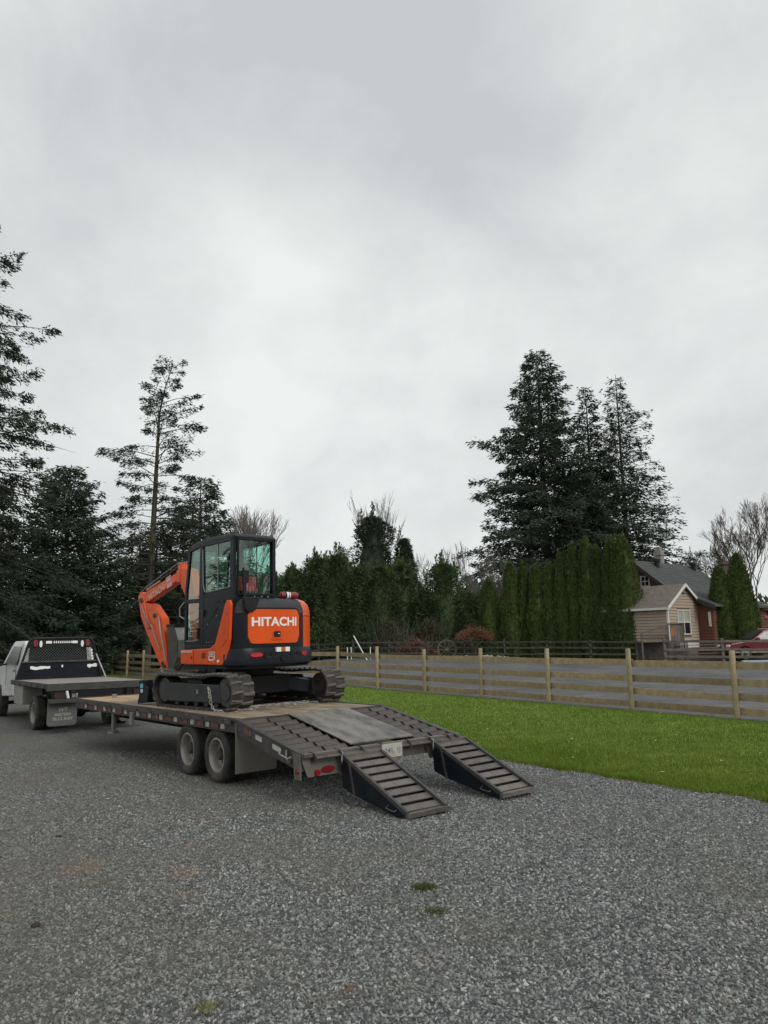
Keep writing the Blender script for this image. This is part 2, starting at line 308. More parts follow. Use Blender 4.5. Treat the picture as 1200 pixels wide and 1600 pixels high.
def axis(seg):
    out = []
    for a, b, s in seg: out += list(np.arange(a, b, s))
    return out + [seg[-1][1]]
ax_ = axis([(-2500, -300, 550), (-300, -60, 40), (-60, 60, 2), (60, 300, 40), (300, 2500, 550)])
ay_ = axis([(-400, -20, 95), (-20, 0, 10), (0, 90, 1.0), (90, 300, 35), (300, 3500, 800)])
gm = MB(); nx = len(ax_)
gm.v = [(x, y, gz(x, y) - (.02 if 10 < y < 80 and x > -12 else 0)) for y in ay_ for x in ax_]
gm.f = [(j * nx + i, j * nx + i + 1, (j + 1) * nx + i + 1, (j + 1) * nx + i) for j in range(len(ay_) - 1) for i in range(nx - 1)]
# the ground: soil everywhere, the gravel drive is a sheet above it
tag(gm.build('ground', soil_m), kind='structure')

def resample(P, n):
    P = [Vector((p[0], p[1])) for p in P]; d = [0]
    for a, b in zip(P, P[1:]): d.append(d[-1] + (b - a).length)
    out = []; k = 0
    for i in range(n):
        s = d[-1] * i / (n - 1)
        while k < len(P) - 2 and d[k + 1] < s: k += 1
        t = (s - d[k]) / (d[k + 1] - d[k]); out.append(P[k].lerp(P[k + 1], t))
    return out
def loft(A, B, n, m, dz, jig=0):
    a, b = resample(A, n), resample(B, n); V = []; F = []
    if jig: a = [p + Vector((noise.noise(Vector((p.x * 2.1, p.y * 2.1, 0))), noise.noise(Vector((p.x * 2.3, p.y * 2.3, 7))))) * jig for p in a]
    for i in range(n):
        for j in range(m):
            p = a[i].lerp(b[i], j / (m - 1)); V.append((p.x, p.y, gz(p.x, p.y) + dz))
    for i in range(n - 1):
        for j in range(m - 1): F.append((i * m + j, (i + 1) * m + j, (i + 1) * m + j + 1, i * m + j + 1))
    o = MB(); o.v, o.f = V, F; return o, a, b
EDGE = [(14, 1.5), (9.5, 4), (6.5, 6.9), (5.3, 8.3), (4.47, 9.56), (3.76, 10.47), (3.19, 11.35), (2.47, 12.26), (1.85, 13.1), (1.1, 14.0), (.1, 15.6), (-2, 18.6), (-5.2, 23.5), (-8.6, 29), (-12.8, 36.5), (-20.3, 49)]
FEN = [(22, -1.2), (12.9, 11.4), (8.06, 18.3), (-.35, 30.0), (-2.03, 32.3), (-11.7, 41), (-13.6, 44), (-15.6, 47), (-17.7, 50)]
drive, da, db = loft([(-60, -12), (-60, 60)], [(60, -12), (-17, 75)], 60, 60, .0)
# drive: everything on the camera side of the lawn edge
def wide(P): return [(p[0] + .3, p[1] + .15) for p in P]
dv, _, _ = loft([(-40, -14), (-40, 52)], [(14.6, -14), *wide(EDGE)], 70, 45, .004)
tag(dv.build('gravel_drive', drive_m), kind='structure')
dv2, _, _ = loft([(14.5, -14), (14.6, 1.6)], [(60, -14), (60, 0)], 8, 20, .006)
tag(dv2.build('gravel_drive', drive_m), kind='structure')
lw, lA, lB = loft(EDGE, FEN, 260, 24, .012, .16)
tag(lw.build('lawn', turf_m, smooth=True), kind='structure')
BACK = [(60, 10), (30, 34), (21.5, 40.2), (18.3, 42), (9, 47), (-4.4, 53), (-12, 56), (-19, 58)]
ar, _, _ = loft([(p[0] + .05, p[1]) for p in FEN], BACK, 70, 30, .012)
tag(ar.build('arena_footing', arena_m), kind='structure')

# grass blades (short turf): many narrow triangles
rs = np.random.RandomState(3)
def sample_quadstrip(a, b, n, power=1.0):
    a = np.array([[p.x, p.y] for p in a]); b = np.array([[p.x, p.y] for p in b]); k = len(a) - 1
    area = np.array([np.linalg.norm(a[i + 1] - a[i] + b[i + 1] - b[i]) / 2 * np.linalg.norm(b[i] - a[i]) for i in range(k)])
    dist = np.array([np.linalg.norm((a[i] * .65 + b[i] * .35)) for i in range(k)]); w = area / dist ** power; w /= w.sum()
    i = rs.choice(k, n, p=w); u = rs.rand(n, 1); v = rs.rand(n, 1) ** 1.5
    A = a[i] * (1 - u) + a[i + 1] * u; B = b[i] * (1 - u) + b[i + 1] * u; return A * (1 - v) + B * v
P = sample_quadstrip(lA[22:], lB[22:], 260000, 2.0)
EP = np.array([[p.x, p.y] for p in lA[22:180]]); ii = rs.randint(len(EP) - 1, size=16000); P = np.concatenate([P, EP[ii] + (EP[ii + 1] - EP[ii]) * rs.rand(16000, 1) + rs.randn(16000, 2) * .05])
P = P[(P[:, 1] > 6.5)]
n = len(P); Z = np.array([gz(x, y) + .010 for x, y in P]); d = np.linalg.norm(P, axis=1)
az = rs.rand(n) * 6.283; ln = (.022 + .028 * rs.rand(n)) * (1 + d / 60); wd = .0028 * d / 8 + .0022
tilt = rs.rand(n) * .6; ta = rs.rand(n) * 6.283
B0 = np.stack([P[:, 0] - np.cos(az) * wd, P[:, 1] - np.sin(az) * wd, Z], 1); B1 = np.stack([P[:, 0] + np.cos(az) * wd, P[:, 1] + np.sin(az) * wd, Z], 1)
T = np.stack([P[:, 0] + np.cos(ta) * tilt * ln, P[:, 1] + np.sin(ta) * tilt * ln, Z + ln], 1)
V = np.stack([B0, B1, T], 1).reshape(-1, 3); F = np.arange(3 * n).reshape(-1, 3)
grass_m = leafmat('grass_blades', (.09, .15, .014), (.185, .245, .038), .55, .8)
tag(npmesh('grass', V, F, grass_m), kind='stuff')

# crushed stones: instances on a cloud of points
def stones(name, Pts, size, mat):
    n = len(Pts); me = bpy.data.meshes.new(name); me.vertices.add(n)
    Z = np.array([gz(x, y) for x, y in Pts]) + rs.rand(n) * .004
    me.vertices.foreach_set('co', np.column_stack([Pts, Z]).astype(np.float32).ravel())
    a = me.attributes.new('srot', 'FLOAT_VECTOR', 'POINT'); a.data.foreach_set('vector', (rs.rand(n, 3) * 6.283 * np.array([.18, .18, 1])).astype(np.float32).ravel())
    s = size * (.45 + 1.1 * rs.rand(n, 1) ** 1.6) * np.column_stack([np.ones(n) * 1.15, .6 + .45 * rs.rand(n), .4 + .3 * rs.rand(n)])
    a = me.attributes.new('sscl', 'FLOAT_VECTOR', 'POINT'); a.data.foreach_set('vector', s.astype(np.float32).ravel())
    a = me.attributes.new('tone', 'FLOAT', 'POINT'); a.data.foreach_set('value', rs.rand(n).astype(np.float32))
    o = bpy.data.objects.new(name, me); COL.objects.link(o)
    g = bpy.data.node_groups.new(name + '_nodes', 'GeometryNodeTree'); g.interface.new_socket('Geometry', in_out='INPUT', socket_type='NodeSocketGeometry'); g.interface.new_socket('Geometry', in_out='OUTPUT', socket_type='NodeSocketGeometry')
    A = g.nodes.new; gi = A('NodeGroupInput'); go = A('NodeGroupOutput'); ic = A('GeometryNodeMeshIcoSphere'); ic.inputs['Radius'].default_value = 1; ic.inputs['Subdivisions'].default_value = 1
    sp = A('GeometryNodeSetPosition'); nz = A('ShaderNodeTexNoise'); nz.inputs['Scale'].default_value = 1.3; sb = A('ShaderNodeVectorMath'); sb.operation = 'SUBTRACT'; sb.inputs[1].default_value = (.5, .5, .5)
    sca = A('ShaderNodeVectorMath'); sca.operation = 'SCALE'; sca.inputs['Scale'].default_value = 1.3
    l = g.links.new; l(ic.outputs[0], sp.inputs[0]); l(nz.outputs['Color'], sb.inputs[0]); l(sb.outputs[0], sca.inputs[0]); l(sca.outputs[0], sp.inputs['Offset'])
    sm_ = A('GeometryNodeSetMaterial'); sm_.inputs['Material'].default_value = mat; l(sp.outputs[0], sm_.inputs[0])
    ip = A('GeometryNodeInstanceOnPoints'); l(gi.outputs[0], ip.inputs['Points']); l(sm_.outputs[0], ip.inputs['Instance'])
    r = A('GeometryNodeInputNamedAttribute'); r.data_type = 'FLOAT_VECTOR'; r.inputs[0].default_value = 'srot'; er = A('FunctionNodeEulerToRotation'); l(r.outputs[0], er.inputs[0]); l(er.outputs[0], ip.inputs['Rotation'])
    q = A('GeometryNodeInputNamedAttribute'); q.data_type = 'FLOAT_VECTOR'; q.inputs[0].default_value = 'sscl'; l(q.outputs[0], ip.inputs['Scale'])
    l(ip.outputs[0], go.inputs[0]); md = o.modifiers.new('scatter', 'NODES'); md.node_group = g
    return tag(o, kind='stuff')
def stone_mat(name, stops, rough=.75):
    m = bpy.data.materials.new(name); m.use_nodes = True; t = m.node_tree; b = t.nodes['Principled BSDF']
    at = t.nodes.new('ShaderNodeAttribute'); at.attribute_type = 'INSTANCER'; at.attribute_name = 'tone'
    r = t.nodes.new('ShaderNodeValToRGB'); t.links.new(at.outputs['Fac'], r.inputs[0]); el = r.color_ramp.elements
    el[0].position = stops[0][0]; el[0].color = (*stops[0][1], 1); el[1].position = stops[-1][0]; el[1].color = (*stops[-1][1], 1)
    for p, c in stops[1:-1]: k = el.new(p); k.color = (*c, 1)
    ge = t.nodes.new('ShaderNodeNewGeometry'); t.links.new(soil_patches(t, ge.outputs['Position'], r.outputs[0]), b.inputs['Base Color']); b.inputs['Roughness'].default_value = rough; return m
stone_m = stone_mat('gravel_stone', [(0, (.038, .042, .042)), (.3, (.092, .097, .095)), (.65, (.195, .20, .195)), (.88, (.285, .288, .275)), (.97, (.34, .33, .31)), (1, (.50, .49, .47))])
def wedge(y0, y1, n, pw):
    u = rs.rand(n); y = (y0 ** (2 - pw) + u * (y1 ** (2 - pw) - y0 ** (2 - pw))) ** (1 / (2 - pw)); x = (rs.rand(n) * 2 - 1) * (y * .56 + .5)
    return np.column_stack([x, y])
ex = np.array([p.x for p in lA]); ey = np.array([p.y for p in lA]); o_ = np.argsort(ey)
def on_drive(P):
    xe = np.interp(P[:, 1], ey[o_], ex[o_]); return P[P[:, 0] < xe - .02]
stones('gravel', on_drive(wedge(3.2, 15, 260000, 1.25)), .0115, stone_m)
# scattered odd bits on the drive
def rock(name, x, y, s, m, label, cat, seed):
    r = random.Random(seed); b = MB(); b.ell((0, 0, s * .3), (s, s * .75, s * .45), 9, 6)
    b.v = [tuple(Vector(v) * (1 + .3 * noise.noise(Vector(v) * 1.2 / s + Vector((seed, 0, 0))))) for v in b.v]
    o = b.build(name, m, loc=(x, y, gz(x, y))); o.rotation_euler[2] = r.random() * 6; return tag(o, label, cat)
rock('stone', 1.87, 5.62, .035, pm('pale_stone', (.33, .32, .30), .8), 'pale fist sized stone lying alone on the gravel right of the ramps', 'stone', 3)
def litter():
    b = MB()
    for _ in range(260):
        y = R_.uniform(3.8, 16) ; x = R_.uniform(-.5, .5) * y * 1.05
        if R_.random() < .55: x = -abs(x)
        a = R_.random() * 6.28; l = R_.uniform(.015, .06); w = l * R_.uniform(.12, .5); z = gz(x, y) + .012; u = Vector((math.cos(a), math.sin(a), R_.uniform(-.1, .25))) * l / 2; v = Vector((-math.sin(a), math.cos(a), R_.uniform(-.2, .2))) * w / 2; c = Vector((x, y, z + .005))
        if x < 1.8: b.add([c - u, c - v + Vector((0, 0, .004)), c + u, c + v], [(0, 1, 2, 3)])
    return b
tag(litter().build('leaf_litter', pm('dead_leaf_bits', (.17, .12, .07), .85, 0, .6, 9)), kind='stuff')
def tuft(name, x, y, r_, n, m, label, h=.05):
    p = rs.randn(n, 2) * r_ * .45; az = rs.rand(n) * 6.28; V = []
    for (a, b), t in zip(p, az):
        w = .004; hh = h * (.4 + rs.rand()); V += [(a - w * math.cos(t), b - w * math.sin(t), 0), (a + w * math.cos(t), b + w * math.sin(t), 0), (a + rs.randn() * .02, b + rs.randn() * .02, hh)]
    return tag(npmesh(name, V, np.arange(3 * n).reshape(-1, 3), m, loc=(x, y, gz(x, y) + .004)), label, kind='stuff')
mossm = leafmat('moss_weed', (.04, .06, .015), (.09, .12, .03), 20)
dryw = leafmat('dry_weed', (.14, .14, .05), (.26, .25, .12), 20)
tuft('weed_tuft', .27, 6.55, .10, 500, mossm, 'small mossy green tuft on the gravel below the left ramp', h=.03)
tuft('weed_tuft', .31, 6.0, .09, 260, mossm, 'fainter green weed patch just nearer than the mossy tuft', h=.02)
tuft('weed_tuft', -1.02, 4.55, .09, 160, dryw, 'pale dry yellowish weed in the foreground gravel', h=.03)
clodm = pm('dark_soil_clod', (.03, .022, .015), .95)
for x, y, s, lb in ((-2.52, 5.85, .045, 'dark soil clod on the gravel beside the rusty dust at far left'), (-3.45, 8.45, .03, 'small dark clod on the gravel left of the trailer wheels'), (-2.2, 4.25, .03, 'little dark clod low at the left front of the gravel')):
    rock('soil_clod', x, y, s, clodm, lb, 'soil clod', int(s * 1000))
leafm = pm('fallen_leaf', (.42, .36, .2), .7, rnd=.3)
lf = MB()
for _ in range(70):
    i = R_.randint(40, 190); t = R_.random(); p = lA[i].lerp(lB[i], t); s = .022 + R_.random() * .02; a = R_.random() * 6; z = gz(p.x, p.y) + .07
    u = Vector((math.cos(a), math.sin(a), R_.uniform(-.3, .3))) * s; w = Vector((-math.sin(a), math.cos(a), R_.uniform(-.3, .3))) * s * .6; c = Vector((p.x, p.y, z))
    lf.add([c - u, c - w, c + u, c + w], [(0, 1, 2, 3)])
tag(lf.build('fallen_leaves', leafm), kind='stuff')

# ------------------------------------------------------------------ fences
def post_run(P, step):
    out = []; P = [Vector(p) for p in P]; carry = 0
    for a, b in zip(P, P[1:]):
        L_ = (b - a).length; s = carry
        while s < L_ - .01: out.append(a.lerp(b, s / L_)); s += step
        carry = s - L_
    return out
def fence(name, label, posts, hs, ph, pr, rails, rt, rh, pm_, rm_, side, square=False, wob=.02):
    c = posts[0]; root = empty(name, (c.x, c.y, gz(c.x, c.y)), 0, label, 'fence'); r = random.Random(len(posts))
    tops = []
    for i, p in enumerate(posts):
        z = gz(p.x, p.y) - gz(c.x, c.y); q = Vector((p.x - c.x, p.y - c.y, z)); h = ph + r.uniform(-.05, .05)
        lean = Vector((r.uniform(-wob, wob), r.uniform(-wob, wob), 0)) * 2
        m = MB()
        if square: m.bar((0, 0, -.1), (lean.x, lean.y, h), pr * 2, pr * 2, up=(0, 1, 0))
        else: m.tube([(0, 0, -.1), (lean.x * .5, lean.y * .5, h * .5), (lean.x, lean.y, h - .015), (lean.x, lean.y, h)], [pr * 1.05, pr, pr * .96, pr * .8], 10)
        o = m.build('fence_post', pm_, root, smooth=not square, loc=q); tops.append(q)
    for a, b in zip(tops, tops[1:]):
        d = (b - a); dn = Vector((d.x, d.y, 0)).normalized(); nrm = Vector((-dn.y, dn.x, 0)) * side * (pr + rt / 2 - .005)
        for z in rails:
            m = MB(); j0, j1 = r.uniform(-.015, .015), r.uniform(-.015, .015); L_ = d.length; mid = r.uniform(-.012, .006)
            pts = [Vector((0, 0, 0)) - dn * .04, d * .5 + Vector((0, 0, mid)), d + dn * .04]
            pts[0].z += j0; pts[2].z += j1
            m.bar(pts[0], pts[1], rt, rh * r.uniform(.94, 1.04)); m.bar(pts[1], pts[2], rt, rh * .99)
            m.build('fence_rail', rm_, root, loc=a + nrm + Vector((0, 0, z + r.uniform(-.01, .01))))
    return root
near = [Vector((8.06 + 1.655 * k, 18.3 - 2.36 * k)) for k in range(4, 0, -1)] + [Vector((8.06 - 1.682 * k, 18.3 + 2.34 * k)) for k in range(7)]
left = post_run([(-2.03, 32.3), (-11.7, 41), (-17.7, 50)], 3.3)[1:]
fence('board_fence', 'pale timber board fence with round posts between lawn and riding arena', near + left, 0, 1.56, .068, (.17, .50, .84, 1.23), .04, .17, postw, fencew, -1)
side2 = post_run([(-17.7, 50), (-19.5, 53.5), (-16.2, 57.5), (-9, 56)], 3.0)[1:]
fence('board_fence', 'far return of the timber fence behind the truck at left', side2, 0, 1.5, .07, (.5, .9, 1.3), .04, .14, postw, fencew, 1)
fence('dark_rail_fence', 'dark weathered three rail fence along the far side of the arena', post_run([(14.2, 44.4), (9, 47.2), (-4.4, 53.2), (-11, 55.8)], 2.6), 0, 1.18, .055, (.35, .72, 1.06), .035, .10, oldfence, oldfence, 1, True)
fence('dark_rail_fence', 'old grey rail fence in front of the beige cottage and red car', post_run([(30, 34), (21.5, 40.6), (18.6, 41.6), (14.3, 43.2)], 2.9), 0, 1.3, .07, (.3, .68, 1.1), .035, .12, greywood, greywood, 1, True)
# ------------------------------------------------------------------ wheels
def wheel(parent, x, y, R, w, outward, dish=.1, name='wheel', rimr=.62):
    """outward: -1 outer face towards -x, +1 towards +x."""
    o = outward; h = w / 2
    m = MB(); rr = R * rimr
    prof = [(rr, -h * .82), (rr + .03, -h), (R * .86, -h * 1.04), (R * .955, -h * .93), (R, -h * .7), (R, h * .7), (R * .955, h * .93), (R * .86, h * 1.04), (rr + .03, h), (rr, h * .82)]
    m.lathe(prof, ax='x', n=36, closed=True)
    wh = m.build(name, rubber, parent, smooth=True, loc=(x, y, R))
    wh.name = name
    t = MB(); nb = 40
    for k in range(nb):
        a = 2 * math.pi * k / nb
        for q in (-1, 0, 1):
            x0 = q * h * .45; c, s_ = math.cos(a + q * .04), math.sin(a + q * .04); rad_ = Vector((0, c, s_)); tn = Vector((0, -s_, c)) * (R * math.pi / nb * .72)
            p = rad_ * (R - .004); p2 = rad_ * (R + .007); wx = Vector((h * .2, 0, 0)); cx_ = Vector((x0, 0, 0))
            t.hexa([cx_ + p - wx - tn, cx_ + p + wx - tn, cx_ + p + wx + tn, cx_ + p - wx + tn, cx_ + p2 - wx - tn, cx_ + p2 + wx - tn, cx_ + p2 + wx + tn, cx_ + p2 - wx + tn])
    tt = t.build('tyre_tread', rubber, wh); tt['kind'] = 'stuff'
    r = MB(); e = h * .86
    r.lathe([(rr + .012, e * o), (rr - .012, (e + .006) * o), (rr - .03, (e - .02) * o), (rr * .86, (e - .03) * o), (rr * .80, (e - dish) * o), (rr * .5, (e - dish - .015) * o), (rr * .46, (e - dish + .0) * o), (.001, (e - dish) * o)], ax='x', n=36, caps=False)
    for k in range(8): r.lathe([(rr * .085, (e - dish - .0) * o), (rr * .085, (e - dish + .004) * o)], o=(0, rr * .64 * math.cos(k * math.pi / 4 + .3), rr * .64 * math.sin(k * math.pi / 4 + .3)), ax='x', n=8)
    r.build('rim', rim_m, wh, smooth=True)
    hb = MB(); hb.lathe([(rr * .3, (e - dish - .01) * o), (rr * .3, (e - dish + .07) * o), (rr * .24, (e - dish + .09) * o), (.001, (e - dish + .095) * o)], ax='x', n=16)
    hb.build('hub', steel, wh, smooth=True)
    nb_ = MB()
    for k in range(8):
        a = k * math.pi / 4; nb_.lathe([(.014, (e - dish - .01) * o), (.014, (e - dish + .028) * o)], o=(0, rr * .42 * math.cos(a), rr * .42 * math.sin(a)), ax='x', n=6)
    nb_.build('wheel_nut', steel, wh)
    return wh

# ------------------------------------------------------------------ trailer
TH, TX, TY, DZ = .68, -2.08, 10.92, .93
T = empty('flatbed_trailer', (TX, TY, 0), TH, 'dual tandem flatbed trailer with wooden deck, dovetail and two lowered steel ramps', 'trailer', rx=-.004, ry=-.011)
WT, LT, LB, DROP = 2.60, 6.95, 1.63, .315
# deck planks, front part of newer boards
npk = 13; pw = (WT - .14) / npk; rr_ = random.Random(5)
for i in range(npk):
    y = .03
    lens = [2.9 + rr_.uniform(-.3, .3), 5.25 + rr_.uniform(-.12, .12), LT - .04]
    for k, ye in enumerate(lens):
        b = MB(); z = DZ + rr_.uniform(-.004, .004)
        b.box(.07 + i * pw + .004, .07 + (i + 1) * pw - .004, y, ye - .006, z - .045, z)
        b.build('deck_plank', newwood if k == 2 else deckwood, T, bevel=.004); y = ye
# edge channels
b = MB(); z0 = DZ - .17
b.box(0, .065, 0, LT, DZ - .035, DZ + .006); b.box(.012, .03, 0, LT, z0, DZ - .03); b.box(0, .065, 0, LT, z0 - .012, z0)
b.box(-.045, -.03, .1, LT - .1, DZ - .07, DZ - .012)
for k in range(11): b.box(-.045, .0, .25 + k * .64, .33 + k * .64, DZ - .075, DZ - .008)
b.build('side_rail', steel, T)
b = MB(); b.box(WT - .065, WT, 0, LT, DZ - .035, DZ + .006); b.box(WT - .03, WT - .012, 0, LT, z0, DZ - .03); b.box(WT - .065, WT, 0, LT, z0 - .012, z0)
b.build('side_rail', steel, T)
b = MB(); b.box(.065, WT - .065, LT, LT + .06, z0 - .02, DZ + .012); b.build('front_beam', steel, T)
b = MB(); b.box(.065, WT - .065, -.005, .028, DZ - .16, DZ + .002); b.build('deck_end_angle', cleat, T)
for x in (.78, WT - .78):
    b = MB(); zt = DZ - .1
    b.box(x - .07, x + .07, -.3, LT, zt - .015, zt); b.box(x - .07, x + .07, -.3, LT, zt - .3, zt - .285); b.box(x - .008, x + .008, -.3, LT, zt - .285, zt - .015); b.build('main_beam', black, T)
for k in range(15):
    b = MB(); y = .1 + k * .47; b.box(.03, WT - .03, y, y + .05, DZ - .13, DZ - .05); b.build('crossmember', black, T)
# reflective tape along the rub rail
red_t, wht_t = pm('red_tape', (.16, .028, .025), .6, 0, .3, 20, dirt=MUD, damt=.6, dscale=9), pm('white_tape', (.5, .48, .45), .6, 0, .2, 20, dirt=MUD, damt=.5, dscale=9)
y = .35; k = 0
while y < LT - .3:
    for mt, l in ((wht_t, .11), (red_t, .2)):
        b = MB(); b.box(0.003, .0115, y, y + l, DZ - .155, DZ - .085); b.build('reflector_strip', mt, T); y += l + .04 + .1 * R_.random()
    y += .05; k += 1
b = MB()
for y in (3.75,): b.box(-.03, .02, y, y + .09, DZ - .32, DZ - .1)
b.build('stake_bracket', galv, T)
# dual tandem wheels
TR = .385
for y in (.67, 1.64):
    for x, o in ((.14, -1), (.40, 1), (WT - .40, -1), (WT - .14, 1)): wheel(T, x, y, TR, .215, o, .11 if x in (.14, WT - .14) else .03)
    b = MB(); b.tube([(.25, y, TR), (WT - .25, y, TR)], .06, 10); b.build('axle', black, T, smooth=True)
for x in (.68, WT - .68):
    b = MB(); b.box(x - .04, x + .04, .2, 2.1, .5, .56); b.box(x - .03, x + .03, .6, .72, .40, .64); b.box(x - .03, x + .03, 1.58, 1.7, .40, .64); b.box(x - .03, x + .03, 1.08, 1.2, .48, .70); b.build('leaf_spring', black, T)
for x in (-.02, WT - .62):
    b = MB(); b.box(x, x + .64, -.03, -.018, .21, DZ - .06); o = b.build('mud_plate', muddy, T); b = MB()
    for q in (.06, .2, .34, .48, .6): b.lathe([(.012, -.038), (.012, -.03)], o=(x + q, 0, .80), ax='y', n=6)
    b.build('bolt', galv, o)
# dovetail
SL = DROP / LB
def dz(y): return DZ + SL * y           # y negative
for x0, x1 in ((0, .065), (WT - .065, WT)):
    b = MB(); b.prism([(0.02, DZ + .008), (-LB, dz(-LB) + .008), (-LB, dz(-LB) - .17), (-LB + .2, dz(-LB) - .17), (0.02, DZ - .19)], 'x', x0, x0 + .014 if x0 == 0 else x1)
    b.prism([(0.02, DZ + .012), (-LB, dz(-LB) + .012), (-LB, dz(-LB) - .004), (0.02, DZ - .004)], 'x', x0 - .012, x1); b.build('dovetail_rail', steel, T)
for x in (.80, .86, 1.84, 1.9):
    b = MB(); b.prism([(0, DZ - .03), (-LB, dz(-LB) - .03), (-LB, dz(-LB) - .13), (0, DZ - .2)], 'x', x - .006, x + .006); b.build('dovetail_rib', black, T)
def cleat_mb(w, n, th=.006, wd=.108, tiltz=.035):
    b = MB()   # an angle iron lying across: a flat face tipped towards the rear, with a short lip, sagging joint in the middle
    b.prism([(-wd / 2, -tiltz), (wd / 2, tiltz * .2), (wd / 2, tiltz * .2 - .012), (-wd / 2, -tiltz - .012)], 'x', 0, w); b.prism([(wd / 2 - .012, tiltz * .2), (wd / 2, tiltz * .2), (wd / 2, -.05), (wd / 2 - .012, -.05)], 'x', 0, w)
    return b
for x0, x1 in ((.07, .79), (1.92, 2.53)):
    src = None
    for k in range(8):
        y = -.14 - k * .193
        if src is None: src = cleat_mb((x1 - x0) / 2 - .02, 1).build('dovetail_cleat', cleat, T)
        for h_ in (0, 1):
            dy = -.02 if h_ else .015
            o = src if (k == 0 and h_ == 0) else share(src, 'dovetail_cleat', T)
            o.location = (x0 + h_ * ((x1 - x0) / 2) + .01, y + dy, dz(y) + .005); o.rotation_euler = (SL * .6, 0, R_.uniform(-.01, .01))
    b = MB(); b.prism([(0, DZ - .04), (-LB, dz(-LB) - .04), (-LB, dz(-LB) - .1), (0, DZ - .1)], 'x', (x0 + x1) / 2 - .006, (x0 + x1) / 2 + .006); b.build('dovetail_rib', steel, T)
# diamond plate in the middle
dpm = bpy.data.materials.new('diamond_plate'); dpm.use_nodes = True; t = dpm.node_tree; bb = t.nodes['Principled BSDF']; L = t.links
g = t.nodes.new('ShaderNodeTexCoord'); mp = t.nodes.new('ShaderNodeMapping'); mp.inputs['Rotation'].default_value = (0, 0, rad(45)); mp.inputs['Scale'].default_value = (1, 1, 1); L.new(g.outputs['Object'], mp.inputs[0])
ck = t.nodes.new('ShaderNodeTexChecker'); ck.inputs['Scale'].default_value = 30; L.new(mp.outputs[0], ck.inputs[0])
no = t.nodes.new('ShaderNodeTexNoise'); no.inputs['Scale'].default_value = 2.0; no.inputs['Detail'].default_value = 9; no.inputs['Roughness'].default_value = .68; mp9 = t.nodes.new('ShaderNodeMapping'); mp9.inputs['Scale'].default_value = (1.6, .7, 1); L.new(g.outputs['Object'], mp9.inputs[0]); L.new(mp9.outputs[0], no.inputs[0])
r = t.nodes.new('ShaderNodeValToRGB'); L.new(no.outputs['Fac'], r.inputs[0]); el = r.color_ramp.elements; el[0].position = .38; el[0].color = (.07, .072, .075, 1); el[1].position = .56; el[1].color = (.26, .24, .20, 1)
mx2 = t.nodes.new('ShaderNodeMix'); mx2.data_type = 'RGBA'; mx2.blend_type = 'MULTIPLY'; mx2.inputs['Factor'].default_value = .45; L.new(r.outputs[0], mx2.inputs['A']); L.new(ck.outputs['Color'], mx2.inputs['B'])
ck.inputs['Color1'].default_value = (1, 1, 1, 1); ck.inputs['Color2'].default_value = (.55, .55, .55, 1)
L.new(mx2.outputs['Result'], bb.inputs['Base Color']); bb.inputs['Metallic'].default_value = .4; bb.inputs['Roughness'].default_value = .48
bu = t.nodes.new('ShaderNodeBump'); bu.inputs['Strength'].default_value = 1; bu.inputs['Distance'].default_value = .006; L.new(ck.outputs['Fac'], bu.inputs['Height']); L.new(bu.outputs[0], bb.inputs['Normal'])
b = MB(); b.prism([(-.03, dz(-.03) + .022), (-1.54, dz(-1.54) + .022), (-1.54, dz(-1.54) + .008), (-.03, dz(-.03) + .008)], 'x', .82, 1.89); b.build('diamond_plate', dpm, T)
# tail beam, hinge pipe, corner gussets, lights
zt = dz(-LB)
b = MB(); b.box(0.0, WT, -LB - .1, -LB, zt - .035, zt + .012); b.box(.0, WT, -LB - .012, -LB, zt - .2, zt - .035); b.build('tail_beam', rung_m, T, bevel=.004)
b = MB(); b.tube([(.12, -LB - .13, zt - .045), (WT - .1, -LB - .13, zt - .045)], .021, 10); b.build('hinge_pipe', rung_m, T, smooth=True)
for x in (.12, .5, .84, 1.18, 1.62, 2.0, 2.34, 2.48):
    b = MB(); b.prism([(-LB - .16, zt - .08), (-LB - .17, zt - .02), (-LB - .12, zt + .02), (-LB, zt + .022), (-LB, zt - .1)], 'x', x - .006, x + .006); b.build('pipe_bracket', steel, T)
for x0 in (0, WT - .62):
    b = MB(); b.prism([(x0 + (0 if x0 == 0 else 0), zt - .03), (x0 + .62, zt - .03), (x0 + .62, zt - .2), (x0 + .55, zt - .27), (x0 + .07, zt - .27), (x0 + .0, zt - .1)], 'y', -LB - .05, -LB - .035)
    o = b.build('light_box', muddy, T)
    b = MB(); b.prism([(x0 + .36 + .1 * math.cos(a), zt - .2 + .04 * math.sin(a)) for a in [i * math.pi / 8 for i in range(16)]], 'y', -LB - .066, -LB - .05); b.build('tail_lamp', darkred, o)
    b = MB(); b.lathe([(.035, -LB - .085), (.038, -LB - .05)], o=(x0 + .2, 0, zt - .225), ax='y', n=14); b.build('marker_lamp', pm('marker_red', (.28, .008, .012), .3), o, smooth=True)
b = MB(); b.prism([(-LB, zt), (-LB + .16, zt + .02), (-LB + .12, zt - .3), (-LB - .02, zt - .3)], 'x', -.014, 0); b.prism([(-LB, zt), (-LB + .16, zt + .02), (-LB + .12, zt - .3), (-LB - .02, zt - .3)], 'x', WT, WT + .014); b.build('corner_gusset', muddy, T)
b = MB(); b.lathe([(.03, -.03), (.034, -.014)], o=(0, -LB + .05, zt - .2), ax='x', n=12); b.build('side_marker', darkred, T)
b = MB(); b.tube([(-.02, -LB + .42, zt + .02), (-.06, -LB + .40, zt - .02), (-.06, -LB + .2, zt - .06), (-.02, -LB + .18, zt - .04)], .010, 6); b.build('grab_handle', galv, T, smooth=True)
